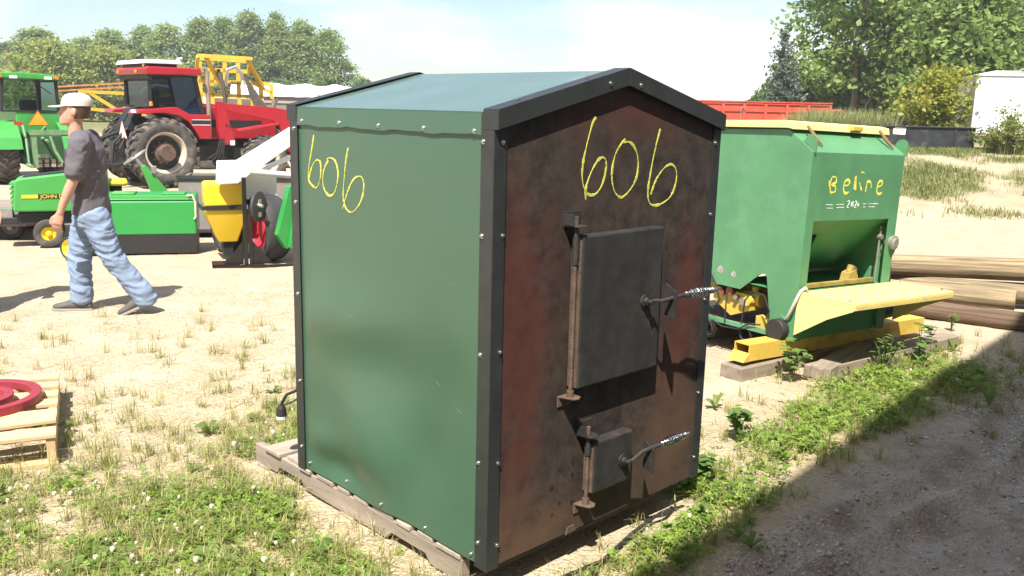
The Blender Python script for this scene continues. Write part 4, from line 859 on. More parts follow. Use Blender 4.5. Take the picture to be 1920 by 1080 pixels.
MB().prism([(.06, 1.52), (.10, 2.14), (1.10, 2.12), (1.10, 1.49)], -.10, 1.3, 'y').build('cab_glass', M_clear, gtr)
fr = MB()
for x0, x1 in ((.03, .08), (1.10, 1.08)):
    for y in (-.13, 1.28): fr.prism([(x0 - .03, 1.48), (x0 + .03, 1.48), (x1 + .03, 2.15), (x1 - .03, 2.15)], y, y + .04, 'y')
for x in (.0, 1.07): fr.box(x, x + .06, -.10, 1.3, 2.10, 2.149)
fr.box(.02, 1.14, -.135, -.101, 1.475, 1.51).build('cab_frame', M_blk, gtr)
lattice('wiper', [((.62, -.115, 2.13), (.98, -.115, 1.85))], .01, gtr, M_blk)
MB().box(.45, .78, .2, .32, 1.5, 1.72).build('seat_back', M_blk, gtr, bevel=.04)
MB().prism([(-.05, 2.15), (-.02, 2.25), (.5, 2.27), (1.05, 2.24), (1.10, 2.13)], -.2, 1.5, 'y').build('cab_roof', M_jg, gtr, bevel=.02)
for x in (.2, .85): MB().box(x, x + .14, -.215, -.195, 2.145, 2.20).build('work_lamp', M_white, gtr)
for x in (-.03, 1.03): MB().box(x, x + .09, -.212, -.202, 2.16, 2.21).build('marker_lamp', M_lampo, gtr)
for s, x0 in ((0, -.25), (1, 1.02)):
    f = []
    for k in range(9): a = R(10 + 160 * k / 8); f.append((.05 - .68 * math.cos(a), .62 + .68 * math.sin(a)))
    f2 = [(.05 - .64 * math.cos(R(10 + 160 * k / 8)), .62 + .64 * math.sin(R(10 + 160 * k / 8))) for k in range(9)]
    MB().prism(f + f2[::-1], x0, x0 + .5, 'x').build('fender', M_jg, gtr)
MB().box(.12, .28, -.62, -.6, 1.22, 1.28).build('tail_lamp', mat('red_lamp', (.45, .03, .02), .3), gtr)
tri = MB().prism([(.48, 1.215), (.84, 1.215), (.66, 1.49)], -.262, -.255, 'y').build('warning_triangle', mat('fluor_orange', (.85, .33, .02), .5), gtr)
MB().prism([(.46, 1.20), (.86, 1.20), (.66, 1.515)], -.2545, -.245, 'y').build('triangle_border', mat('red_border', (.55, .06, .02), .5), tri)
hk = MB().box(.42, 1.25, -.52, -.44, 1.02, 1.12).box(.44, .54, -.5, -.42, .35, 1.02).box(1.12, 1.22, -.5, -.42, .35, 1.02)
for x in (.34, 1.2): hk.tube([(x, -.1, .6), (x, -.5, .42), (x, -.8, .4)], .04, 8); hk.tube([(x + .02, -.2, 1.25), (x, -.5, .95), (x, -.6, .45)], .025, 8)
hk.tube([(.72, -.15, .95), (.72, -.6, .9)], .03, 8).tube([(.8, -.5, 1.0), (.86, -.55, .7), (.98, -.6, .45)], .03, 8).tube([(.6, -.5, 1.05), (.72, -.5, 1.2), (.8, -.5, 1.05)], .02, 6)
hk.build('quick_hitch', mat('faded_green_hitch', (.14, .27, .13), .6, 0, .25, 9, dirt=(.2, .18, .13), damt=.4, dscale=8), gtr, smooth=True)
vb = MB()
for k in range(10): vb.box(.58 + .13 * (k % 4), .66 + .13 * (k % 4), -.3, -.2, .35 + .09 * (k // 4), .42 + .09 * (k // 4))
vb.build('hydraulic_couplers', mat('pale_dirty_steel', (.38, .34, .28), .6, .2, .4, 12), gtr)

# ------------------------------------------------------------------ green ride-on mower behind the walking man
mow = thing('ride_on_mower', 'green ride-on mower with yellow wheels, seat and hood lettering behind the walking man', 'mower', (-5.614, 10.603, 0), 25)
MB().prism([(-.34, .435), (-.31, .80), (-.24, .83), (.62, .93), (.70, .92), (.72, .425)], -.1, .42, 'y').build('hood', M_jg, mow, bevel=.02)
MB().prism([(-.22, .833), (.62, .934), (.62, .944), (-.22, .843)], .0, .32, 'y').build('hood_cap', M_blk, mow)
for k in range(6): MB().box(-.362, -.31, -.06, .38, .47 + .055 * k, .495 + .055 * k).build('grille_slat', M_jg, mow)
box_part('hood_stripe', M_jy, mow, -.24, -.07, -.106, -.1005, .595, .635); box_part('stripe_bar', M_blk, mow, -.07, .5, -.105, -.1005, .588, .642)
text('JOHN DEERE', .062, M_jy, mow, (-.045, -.106, .594), (R(90), 0, 0), sx_=1.1)
MB().box(-.3, 1.2, -.02, .34, .27, .42).box(-.5, -.3, .0, .3, .28, .36).cyl((0, .0, .165), (0, .34, .165), .03, n=8).build('chassis', M_blk, mow, bevel=.01)
box_part('weight_bracket', M_grey, mow, -.55, -.36, .02, .3, .36, .46)
wheel(mow, (.01, -.03, .167), .167, .15, .08, M_jy, 0, 0, side=-1, bolts=0); wheel(mow, (.01, .40, .167), .167, .15, .08, M_jy, 0, 0, side=1, bolts=0)
wheel(mow, (1.15, -.03, .25), .25, .22, .13, M_jy, 0, .02, side=-1, bolts=5); wheel(mow, (1.15, .5, .25), .25, .22, .13, M_jy, 0, .02, side=1, bolts=5)
st = MB().box(.52, .92, -.05, .35, .72, .79).build('seat', M_jy, mow, bevel=.03); MB().box(.46, .54, -.05, .35, .75, 1.02).build('seat_back', M_jy, st, bevel=.03)
MB().box(.6, .85, .05, .25, .42, .72).build('seat_post', M_blk, mow); box_part('floor_plate', M_jg, mow, .72, 1.5, -.1, .42, .44, .46)
MB().prism([(1.08, .95), (1.13, .97), (1.42, .60), (1.20, .58)], .05, .25, 'y').build('steering_console', M_jg, mow, bevel=.01)
swp = MB(); Msw = Matrix.Translation((1.02, .15, 1.06)) @ Matrix.Rotation(R(-35), 4, 'Y')
tor = [(.15 * math.cos(2 * math.pi * k / 24), .15 * math.sin(2 * math.pi * k / 24), 0) for k in range(25)]
swp.tube(tor, .014, 8, Msw)
for k in range(3): a = 2 * math.pi * k / 3; swp.cyl((0, 0, 0), (.15 * math.cos(a), .15 * math.sin(a), 0), .011, n=6, M=Msw)
swp.cyl((0, 0, -.22), (0, 0, .02), .02, n=8, M=Msw).build('steering_wheel', M_grey, mow, smooth=True)
box_part('dash_lever', M_grey, mow, 1.2, 1.26, .02, .06, .86, .96, bevel=.008); box_part('foot_pedal', M_blk, mow, 1.36, 1.46, .1, .2, .72, .78, bevel=.01)

dk = thing('sweeper_housing', 'bright green sheet metal sweeper housing with black rubber skirt', 'sweeper', (-4.92, 9.93, 0), 16)
MB().prism([(0, .24), (.0, .62), (.06, .69), (.55, .69), (.6, .6), (.6, .24)], 0, 1.27, 'x').build('housing', mat('bright_green', (.025, .26, .055), .4, 0, .07, 4, coat=.3), dk, bevel=.015)
MB().prism([(.02, .02), (.008, .24), (.58, .24), (.57, .03)], .01, 1.26, 'x').build('rubber_skirt', M_blk, dk)
box_part('top_lip', M_jg, dk, -.01, 1.28, -.012, -.001, .655, .685); box_part('foot', M_blk, dk, 1.05, 1.16, .03, .2, -.0, .019)
for x in (.35, .9): box_part('hinge', M_jg, dk, x, x + .25, .1, .4, .691, .71, bevel=.004)
MB().tube([(1.18, -.01, .69), (1.24, -.03, .7), (1.27, -.03, .62), (1.27, -.02, .45), (1.25, -.02, .42)], .012, 6).build('pull_rope', mat('pale_rope', (.6, .58, .45), .8), dk, smooth=True)
wheel(dk, (-.02, -.27, .137), .137, .07, .105, M_jy, 0, 0, side=-1, bolts=5, rot=-28, name='caster_wheel', m_tyre=M_tyre_b)
lattice('caster_arm', [((-.02, -.26, .17), (.0, -.1, .3)), ((.0, -.1, .3), (.1, .1, .3))], .02, dk, M_jg)

# low trailer at the left edge
lt = thing('flatbed_trailer', 'low wood-decked flatbed trailer with red lamp at the left edge', 'trailer', (-5.95, 11.0, 0), 14)
for k in range(8): box_part('deck_board', M_tim, lt, -3.2, .2, .0 + .17 * k, .16 + .17 * k, .34, .385)
box_part('frame_rail', M_dark, lt, -3.2, .15, -.03, .03, .19, .339); box_part('frame_rail', M_dark, lt, -3.2, .15, 1.25, 1.31, .19, .339)
box_part('tail_lamp', mat('tail_red', (.4, .02, .02), .3), lt, -.15, .05, -.045, -.0305, .2, .32)
wheel(lt, (-.35, .2, .16), .16, .14, .09, M_grey, 0, 0, m_tyre=M_tyre_b, bolts=0); wheel(lt, (-.35, 1.1, .16), .16, .14, .09, M_grey, 0, 0, m_tyre=M_tyre_b, bolts=0)

# ------------------------------------------------------------------ white framed cart with red wheels, hopper and stand
wc = thing('planter_cart', 'white steel framed cart on red-rimmed wheels left of the furnace', 'cart', (-2.79, 9.93, 0), 44)
M_redrim = mat('red_rim', (.42, .03, .05), .4, 0, .1, 5)
wheel(wc, (.03, .05, .375), .375, .30, .235, M_redrim, 0, .04, m_tyre=M_tyre_b, side=1, bolts=5, rot=90)
wheel(wc, (-.02, .80, .33), .33, .26, .19, M_redrim, 0, .06, m_tyre=M_tyre_b, side=1, bolts=5, rot=90)
lattice('axle', [((.0, .1, .375), (1.2, .1, .375)), ((.0, .80, .33), (1.0, .80, .33))], .04, wc, M_dark)
MB().prism([(-.52, .89), (-.50, 1.14), (-.27, 1.14), (.45, 1.53), (.45, 1.35), (-.22, .95), (-.32, .89)], .0, .12, 'y').build('tongue_beam', M_white, wc, bevel=.008)
MB().cyl((-.2, -.02, 1.02), (.6, -.02, .93), .035, n=10).build('pipe_rail', M_white, wc, smooth=True)
MB().box(-.25, .22, .13, .20, .70, .98).build('side_plate', M_white, wc); MB().cyl((.0, .25, .98), (.45, .1, 1.18), .03, n=8).build('pipe_brace', M_white, wc, smooth=True)
MB().tube([(.30, .0, 1.12), (.36, -.03, 1.0), (.42, -.02, .96), (.46, 0, 1.1), (.40, 0, 1.2), (.33, 0, 1.16)], .014, 6).build('hose_loop', mat('pale_hose', (.6, .6, .55), .5), wc, smooth=True)
MB().prism([(-.10, .36), (.06, .88), (.5, .88), (.5, .2), (.0, .2)], -.44, -.36, 'y').build('green_shield', mat('bright_green', (.03, .3, .06), .4), wc, bevel=.006)
MB().prism([(.02, .22), (.14, .84), (.17, .84), (.05, .2)], -.48, -.441, 'y').build('shield_rib', MATS['bright_green'], wc)
# yellow hoppers
def hopper(loc, rz, lab):
    h = thing('hopper', lab, 'hopper', loc, rz, 'yellow hoppers')
    M_hp = mat('hopper_yellow', (.80, .55, .03), .35, 0, .05, 4, coat=.2)
    MB().loft([((.22, .2, .95), (.21, 0, 0), (0, .19, 0)), ((.22, .2, .93), (.235, 0, 0), (0, .21, 0)), ((.22, .2, .70), (.235, 0, 0), (0, .21, 0))] , 4, Matrix.Translation((.22, .2, 0)) @ Matrix.Rotation(R(45), 4, 'Z') @ Matrix.Scale(1.414, 4, (1, 0, 0)) @ Matrix.Scale(1.414, 4, (0, 1, 0)) @ Matrix.Translation((-.22, -.2, 0))).build('lid', M_hp, h, bevel=.03)
    MB().add([(0, 0, .66), (.44, 0, .66), (.44, .4, .66), (0, .4, .66), (.0, 0, .60), (.44, 0, .60), (.44, .4, .6), (0, .4, .6), (.14, .1, .28), (.34, .1, .28), (.34, .3, .28), (.14, .3, .28)],
             [(0, 1, 2, 3), (4, 5, 1, 0), (5, 6, 2, 1), (6, 7, 3, 2), (7, 4, 0, 3), (8, 9, 5, 4), (9, 10, 6, 5), (10, 11, 7, 6), (11, 8, 4, 7), (11, 10, 9, 8)]).build('bin', M_hp, h, bevel=.015)
    MB().box(-.03, .46, -.028, -.012, .655, .70).box(-.045, -.03, -.028, .42, .655, .7).build('strap', M_blk, h); box_part('buckle', M_grey, h, .38, .44, -.035, -.0285, .66, .71)
    box_part('outlet', M_blk, h, .19, .29, .14, .26, .12, .279); return h
hopper((-3.37, 9.68, -.06), 26, 'yellow plastic hopper with black strap, the front one by the black stand')
hopper((-3.16, 10.0, -.05), 26, 'yellow plastic hopper half hidden behind the black stand')
# black stand with disc
bs = thing('marker_stand', 'black steel post stand with a round disc and welded foot', 'stand', (-2.90, 9.60, 0), 20)
M_gb = mat('gloss_black', (.012, .012, .013), .3, 0, .1, 5)
box_part('post', M_gb, bs, -.045, .0, -.03, .03, .02, .97, bevel=.004); box_part('post', M_gb, bs, .012, .05, -.025, .025, .02, .62, bevel=.004)
for sx_ in (-1, 1): MB().prism([(.05 * sx_, .02), (.26 * sx_, .02), (.05 * sx_, .28)], -.005, .005, 'y').build('gusset', M_gb, bs)
box_part('foot_plate', M_gb, bs, -.38, .6, -.10, -.05, -.0, .02); box_part('foot_plate', M_gb, bs, -.38, -.1, -.049, .2, .0, .035)
MB().cyl((.13, -.1, .66), (.13, -.07, .66), .165, n=30).build('disc', mat('dark_disc', (.05, .055, .06), .45, .3, .2, 5), bs, smooth=True, bevel=.004, rot=(0, 0, R(58)), loc=(-.02, -.13, 0))
for dz in (-.08, .06): o = box_part('disc_label', M_rimw, bs, .10, .16, -.104, -.1005, .63 + dz, .68 + dz); o.rotation_euler = (0, 0, R(58)); o.location = (-.02, -.13, 0)
MB().cyl((.05, -.05, .70), (.16, -.15, .67), .02, n=8).build('disc_arm', M_grey, bs, smooth=True)
# grey implement panel behind the hopper
gpn = thing('steel_tub', 'long grey steel tub standing behind the yellow hoppers', 'tub', (-4.35, 11.5, 0), 12)
MB().box(0, 2.2, 0, .04, .12, .78).build('side_wall', mat('tub_grey', (.22, .20, .18), .7, .1, .2, 4), gpn); MB().box(0, 2.2, .96, 1.0, .12, .78).build('side_wall', MATS['tub_grey'], gpn); MB().box(0, .04, .041, .959, .12, .78).build('end_wall', MATS['tub_grey'], gpn); MB().box(2.16, 2.2, .041, .959, .12, .78).build('end_wall', MATS['tub_grey'], gpn)
MB().box(-.03, 2.23, -.03, 1.03, .08, .119).build('floor', M_dark, gpn); MB().box(-.02, 2.22, -.03, .05, .781, .82).build('rim_bar', M_dark, gpn)
for x in (.1, 2.0): box_part('foot', M_dark, gpn, x, x + .12, .1, .9, 0, .079)

# ------------------------------------------------------------------ walking man
def limb(mb, pts, n=14, flat=1.0):
    """tapering limb through (point, radius) or (point, (side radius, front radius)) with y as the side axis"""
    rings = []
    P = [Vector(p) for p, r in pts]
    for i, (p, r) in enumerate(pts):
        d = (P[min(i + 1, len(P) - 1)] - P[max(i - 1, 0)]).normalized(); rs, rf = r if isinstance(r, tuple) else (r, r)
        side = Vector((0, 1, 0)); side = (side - d * side.dot(d)).normalized(); fw = d.cross(side)
        if i == 0: rings.append((P[0] - d * min(rs, rf) * .5, side * rs * .6, fw * rf * .6))
        rings.append((P[i], side * rs, fw * rf))
        if i == len(pts) - 1: rings.append((P[i] + d * min(rs, rf) * .5, side * rs * .6, fw * rf * .6))
    mb.loft(rings, n); return mb
def person(name, label, loc, rz, shirt_c, jean_c, cap_c, shirt_logo=True, lean=.11):
    p = thing(name, label, 'person', loc, rz)
    sk = mat('skin', (.50, .27, .19), .55, 0, .08, 20); M_sh = mat('shirt_' + name + str(rz), shirt_c, .9, 0, .08, 10, .3, 90); M_je = mat('jeans_' + name + str(rz), jean_c, .9, 0, .15, 5, .3, 200, dirt=tuple(min(1, x * 1.35) for x in jean_c), damt=.3, dscale=3)
    M_cp = mat('cap_' + name + str(rz), cap_c, .85, 0, .06, 10); M_hr = mat('brown_hair', (.075, .04, .022), .7, 0, .3, 60); M_shoe = mat('grey_shoe', (.085, .078, .07), .7, 0, .25, 15)
    # forward is +x, left is +y; joints of the stride
    hipL, kneeL, ankL = (-.03, .10, .90), (-.16, .10, .50), (-.42, .09, .125)
    hipR, kneeR, ankR = (.01, -.10, .90), (.12, -.11, .50), (.13, -.11, .10)
    b = MB()
    # head: rings from chin to crown
    hx = .15
    hd = [((hx + .045, 0, 1.545), .035, .05), ((hx + .035, 0, 1.56), .055, .075), ((hx + .02, 0, 1.60), .067, .093), ((hx + .012, 0, 1.65), .073, .102), ((hx + .005, 0, 1.69), .076, .105), ((hx - .002, 0, 1.735), .073, .1), ((hx - .006, 0, 1.77), .05, .07), ((hx - .006, 0, 1.78), .02, .03)]
    b.loft([(c, (0, s_, 0), (f_, 0, 0)) for c, s_, f_ in hd], 18)
    b.loft([((hx + .10, 0, 1.668), (0, .008, 0), (.012, 0, 0)), ((hx + .118, 0, 1.64), (0, .014, 0), (.018, 0, 0)), ((hx + .108, 0, 1.625), (0, .013, 0), (.014, 0, 0))], 8)      # nose
    b.loft([((hx + .092, 0, 1.607), (0, .022, 0), (.012, 0, 0)), ((hx + .094, 0, 1.597), (0, .02, 0), (.013, 0, 0))], 8)                                                       # lips
    for s_ in (-1, 1): b.ball((hx - .008, s_ * .078, 1.65), (.022, .012, .034), 8)
    limb(b, [((hx - .03, 0, 1.42), .062), ((hx - .015, 0, 1.5), .056), ((hx + .0, 0, 1.58), .055)])
    # torso and limbs as one surface
    b.loft([((.0, 0, .86), (0, .11, 0), (.08, 0, 0)), ((-.0, 0, 1.0), (0, .13, 0), (.085, 0, 0)), ((.02, 0, 1.15), (0, .13, 0), (.085, 0, 0)), ((.05, 0, 1.32), (0, .16, 0), (.095, 0, 0)), ((.085, 0, 1.43), (0, .17, 0), (.09, 0, 0)), ((.10, 0, 1.48), (0, .09, 0), (.06, 0, 0))], 18)
    arms = {1: [(.06, .19, 1.41), (.085, .225, 1.12), (.17, .22, .86)], -1: [(.06, -.19, 1.41), (-.02, -.225, 1.13), (.02, -.22, .88)]}
    for s_, (sh, el, wr) in arms.items():
        sh, el, wr = Vector(sh), Vector(el), Vector(wr)
        limb(b, [(sh, .058), (sh.lerp(el, .5), .049), (el, .042), (el.lerp(wr, .3), .043), (el.lerp(wr, .75), .031), (wr, .026)])
        d = (wr - el).normalized(); f = Vector((1, 0, 0)); f = (f - d * f.dot(d)).normalized(); sd_ = Vector((0, s_, 0))
        limb(b, [(wr - d * .01, (.02, .028)), (wr + d * .035, (.018, .04)), (wr + d * .085, (.017, .042))], 10)
        for k, ln in enumerate((.07, .08, .076, .06)):
            a0 = wr + d * .085 + f * (.03 - .02 * k); a1 = a0 + d * ln * .45 - sd_ * .008; a2 = a1 + d * ln * .35 - sd_ * .018; a3 = a2 + d * ln * .15 - sd_ * .016
            b.tube([a0 - d * .02, a0, a1, a2, a3], [.009, .0092, .0088, .008, .006], 8)
        t0 = wr + d * .03 + f * .03; b.tube([t0, t0 + f * .018 + d * .025, t0 + f * .022 + d * .055, t0 + f * .016 + d * .078], [.012, .0115, .010, .007], 8)
    for h, k, a in ((hipL, kneeL, ankL), (hipR, kneeR, ankR)):
        limb(b, [(h, .06), (Vector(h).lerp(Vector(k), .5), .06), (k, .052), (Vector(k).lerp(Vector(a), .35), .053), (a, .036)])
    bo = b.build('body', sk, p, smooth=True)
    rm = bo.modifiers.new('remesh', 'REMESH'); rm.mode = 'VOXEL'; rm.voxel_size = .0062; rm.use_smooth_shade = True
    sm = bo.modifiers.new('smooth', 'SMOOTH'); sm.iterations = 3
    for s_ in (-1, 1): MB().ball((hx + .09, s_ * .032, 1.662), (.008, .012, .008), 8).build('eye', mat('eye_dark', (.03, .025, .02), .3), bo, smooth=True)
    # hair: back and sides under the cap
    hh_ = MB().loft([((hx - .03, 0, 1.60), (0, .066, 0), (.07, 0, 0)), ((hx - .028, 0, 1.65), (0, .079, 0), (.086, 0, 0)), ((hx - .022, 0, 1.71), (0, .081, 0), (.095, 0, 0))], 16)
    hh_.build('hair', M_hr, bo, smooth=True)
    # T-shirt
    t = MB().loft([((-.02, 0, .83), (0, .185, 0), (.145, 0, 0)), ((-.01, 0, .95), (0, .18, 0), (.135, 0, 0)), ((.005, 0, 1.1), (0, .178, 0), (.128, 0, 0)), ((.03, 0, 1.25), (0, .195, 0), (.135, 0, 0)), ((.05, 0, 1.36), (0, .20, 0), (.13, 0, 0)), ((.075, 0, 1.44), (0, .165, 0), (.10, 0, 0)), ((.095, 0, 1.485), (0, .09, 0), (.075, 0, 0)), ((.105, 0, 1.50), (0, .072, 0), (.068, 0, 0))], 24)
    for s_, (sh, el, wr) in arms.items():
        sh, el = Vector(sh), Vector(el); limb(t, [(sh + Vector((.01, -.06 * s_, .02)), .085), (sh, .08), (sh.lerp(el, .45), .078), (sh.lerp(el, .86), .077)])
    to = t.build('t_shirt', M_sh, p, smooth=True)
    rm = to.modifiers.new('remesh', 'REMESH'); rm.mode = 'VOXEL'; rm.voxel_size = .011; rm.use_smooth_shade = True
    to.modifiers.new('smooth', 'SMOOTH').iterations = 2
    if shirt_logo: MB().ball((.165, .085, 1.22), (.012, .035, .03), 8).build('shirt_print', M_white, to, smooth=True)
    # jeans
    j = MB().loft([((-.015, 0, .74), (0, .17, 0), (.14, 0, 0)), ((-.02, 0, .80), (0, .172, 0), (.142, 0, 0)), ((-.015, 0, .88), (0, .168, 0), (.135, 0, 0)), ((-.01, 0, .955), (0, .16, 0), (.122, 0, 0))], 24)
    for h, k, a in ((hipL, kneeL, ankL), (hipR, kneeR, ankR)):
        h, k, a = Vector(h), Vector(k), Vector(a)
        limb(j, [(h + Vector((0, 0, -.05)), (.095, .125)), (h.lerp(k, .45), (.092, .108)), (k, (.078, .088)), (k.lerp(a, .5), (.077, .084)), (k.lerp(a, .85), (.077, .088)), (a + Vector((.0, 0, -.02)), (.075, .092))], 20)
    jo = j.build('jeans', M_je, p, smooth=True)
    rm = jo.modifiers.new('remesh', 'REMESH'); rm.mode = 'VOXEL'; rm.voxel_size = .010; rm.use_smooth_shade = True
    jo.modifiers.new('smooth', 'SMOOTH').iterations = 2
    # shoes
    for (a, tilt) in ((ankL, 24), (ankR, -2)):
        Ms = Matrix.Translation((a[0], a[1], 0)) @ Matrix.Translation((.16, 0, 0)) @ Matrix.Rotation(R(tilt), 4, 'Y') @ Matrix.Translation((-.16, 0, 0))
        s = MB().loft([((-.075, 0, .06), (0, .034, 0), (0, 0, .042)), ((-.05, 0, .066), (0, .042, 0), (0, 0, .056)), ((.02, 0, .066), (0, .043, 0), (0, 0, .056)), ((.09, 0, .052), (0, .046, 0), (0, 0, .042)), ((.16, 0, .04), (0, .047, 0), (0, 0, .03)), ((.205, 0, .036), (0, .038, 0), (0, 0, .024)), ((.225, 0, .034), (0, .02, 0), (0, 0, .014))], 14, Ms)
        so = s.build('shoe', M_shoe, p, smooth=True)
        outl = [(-.085, .034), (-.04, .044), (.05, .043), (.12, .051), (.18, .049), (.22, .034), (.24, 0), (.22, -.034), (.18, -.049), (.12, -.051), (.05, -.043), (-.04, -.044), (-.085, -.034)]
        MB().prism(outl, .0, .024, 'z', Ms).build('sole', mat('shoe_sole', (.25, .23, .20), .8), so, bevel=.006)
    # cap with its brim
    cx = hx - .008
    cp = MB().loft([((cx + .0, 0, 1.70), (0, .090, 0), (.118, 0, 0)), ((cx, 0, 1.73), (0, .090, 0), (.118, 0, 0)), ((cx + .002, 0, 1.762), (0, .084, 0), (.109, 0, 0)), ((cx + .006, 0, 1.786), (0, .068, 0), (.088, 0, 0)), ((cx + .006, 0, 1.799), (0, .04, 0), (.054, 0, 0)), ((cx + .006, 0, 1.803), (0, .012, 0), (.015, 0, 0))], 20)
    co = cp.build('cap', M_cp, p, smooth=True)
    br = []
    for k in range(13): a = R(-78 + 156 * k / 12); br.append((cx + .085 + .125 * math.cos(a), .086 * math.sin(a)))
    bm_ = MB(); V = [(x, y, 1.706 - .10 * max(0, x - cx - .1) - 1.6 * y * y) for x, y in br] + [(cx + .06, y, 1.712 - 1.2 * y * y) for x, y in br]
    V += [(x, y, z - .005) for x, y, z in V]; m_ = 13
    Fz = [(i, i + 1, m_ + i + 1, m_ + i) for i in range(m_ - 1)] + [(2 * m_ + i, 3 * m_ + i, 3 * m_ + i + 1, 2 * m_ + i + 1) for i in range(m_ - 1)] + [(i, 2 * m_ + i, 2 * m_ + i + 1, i + 1) for i in range(m_ - 1)]
    bm_.add(V, Fz).build('cap_brim', M_cp, co, smooth=True)
    # straighten the upper body, then lay folds into the cloth
    for o in (bo, to, jo, co, *bo.children, *to.children, *co.children):
        for v in o.data.vertices: v.co.x -= lean * max(0, v.co.z - .9) / .85
    bpy.context.view_layer.update(); dg = bpy.context.evaluated_depsgraph_get()
    for o, amp, fx, fz in ((to, .010, 7, 9), (jo, .012, 6, 17)):
        me = bpy.data.meshes.new_from_object(o.evaluated_get(dg)); o.modifiers.clear(); o.data = me; k = len(me.vertices)
        c = np.empty(k * 3); nn = np.empty(k * 3); me.vertices.foreach_get('co', c); me.vertices.foreach_get('normal', nn); c = c.reshape(-1, 3); nn = nn.reshape(-1, 3)
        a = 1 - np.abs(2 * fbm(c[:, 0] * fx + c[:, 1] * 2 + 2.5 * c[:, 2], c[:, 2] * fz - c[:, 0] * 5 + 9 * c[:, 1], 5, 3) - 1) ** .7
        b2_ = fbm(c[:, 0] * 5 + 3, c[:, 2] * 5 + c[:, 1] * 4, 8, 2); c += nn * (amp * 2.2 * (a - .55) * (.4 + 1.2 * b2_))[:, None]
        me.vertices.foreach_set('co', c.astype(np.float32).ravel()); me.update()
    return p
person('person', 'person in grey T-shirt, faded jeans and pale cap striding to the left', (-3.49, 7.26, .0), 194, (.105, .095, .108), (.19, .25, .36), (.52, .49, .45))
person('person', 'person in a brown cap mostly beyond the left edge of the picture', (-4.5, 7.1, .0), -6, (.10, .11, .13), (.08, .09, .12), (.20, .17, .15), False)

# ------------------------------------------------------------------ red grain truck on the bank
M_truck = mat('truck_red', (.50, .065, .035), .5, 0, .12, 3, dirt=(.42, .12, .08), damt=.25, dscale=3)
ZB = .88
tk = thing('grain_truck', 'red grain truck with high panelled box parked beyond the spreader', 'truck', (5.4, 30.2, ZB), -5)
box_part('box_side', M_truck, tk, 0, 4.95, 0, .06, .55, 1.30); box_part('box_side', M_truck, tk, 0, 4.95, 2.2, 2.26, .55, 1.30); box_part('box_end', M_truck, tk, 0, .06, .061, 2.199, .55, 1.30); box_part('box_end', M_truck, tk, 4.89, 4.95, .061, 2.199, .55, 1.32); box_part('box_floor', M_dark, tk, 0, 4.95, .061, 2.199, .5, .549)
for k in range(8): box_part('box_stake', M_truck, tk, .04 + .69 * k, .13 + .69 * k, -.07, -.001, .56, 1.27)
for z in (1.0, 1.24): 
    for k in range(7): box_part('panel_rail', M_truck, tk, .135 + .69 * k, .725 + .69 * k, -.04, -.001, z, z + .05)
box_part('top_rail', M_truck, tk, -.03, 4.98, -.06, .08, 1.301, 1.34)
for x in (2.05, 4.3): MB().tube([(x, -.09, .75), (x, -.1, 1.1), (x + .06, -.1, 1.16), (x + .12, -.09, 1.05)], .02, 6).build('hook', M_grey, tk, smooth=True)
MB().prism([(5.02, .3), (5.02, 1.12), (5.35, 1.14), (5.75, .80), (6.5, .74), (6.55, .3)], .2, 2.05, 'y').build('cab', M_truck, tk, bevel=.03)
MB().prism([(5.08, .78), (5.08, 1.06), (5.33, 1.08), (5.55, .82)], .185, .199, 'y').build('side_window', M_cabglass, tk)
MB().prism([(5.37, 1.13), (5.76, .81), (5.77, .83), (5.38, 1.15)], .3, 1.95, 'y').build('windscreen', M_cabglass, tk)
box_part('mirror', M_white, tk, 5.5, 5.75, .0, .05, 1.0, 1.05)
for x in (1.0, 5.9): wheel(tk, (x, .25, .4), .4, .25, .22, M_grey, 0, 0, m_tyre=M_tyre_b); wheel(tk, (x, 2.0, .4), .4, .25, .22, M_grey, 0, 0, m_tyre=M_tyre_b, side=1)
box_part('chassis', M_dark, tk, 0, 6.3, .6, 1.7, .3, .49)
# implement parts above the box at its left end
im = thing('parked_implement', 'red and grey implement tips showing over the left end of the truck box', 'implement', (5.6, 33.6, ZB), 0)
box_part('arm', M_red, im, .1, .5, 0, .1, 1.25, 1.36); box_part('arm', M_grey, im, .5, 1.3, 0, .1, 1.25, 1.32); box_part('mast', M_red, im, .0, .12, 0, .1, 0, 1.5); box_part('post', M_dark, im, 1.2, 1.3, 0, .1, 0, 1.249)

# ------------------------------------------------------------------ black truck bed and white trailer
bd = thing('truck_bed', 'open black steel truck bed with a white sticker on the bank', 'truck bed', (10.72, 26.0, .87), 1)
M_bed = mat('bed_black', (.028, .03, .034), .5, 0, .3, 4, dirt=(.10, .105, .11), damt=.3, dscale=3)
for a in ((.0, 2.55, 0, .05, .06, .66), (.0, 2.55, 1.2, 1.25, .06, .62), (0, .05, .051, 1.199, .06, .66), (2.5, 2.55, .051, 1.199, .06, .60)): box_part('side_panel', M_bed, bd, *a, bevel=.01)
box_part('floor', M_bed, bd, .051, 2.499, .051, 1.199, .06, .1); box_part('top_rail', M_bed, bd, -.03, 2.58, -.05, .06, .661, .70, bevel=.01)
for x in (.58, 1.95): box_part('seam_post', M_bed, bd, x, x + .03, -.03, -.001, .07, .659)
box_part('tail_section', M_bed, bd, -.32, -.031, -.02, 1.2, .08, .68, bevel=.06)
MB().prism([(.15, .46), (.5, .44), (.52, .64), (.2, .66), (.14, .6)], -.012, -.003, 'y').build('sticker', M_white, bd)
for x in (.3, 2.1): box_part('skid', M_grey, bd, x, x + .15, .0, 1.2, 0, .059)
wt = thing('box_trailer', 'white box trailer with red reflective strips at the right edge', 'trailer', (13.6, 27.0, .9), -14)
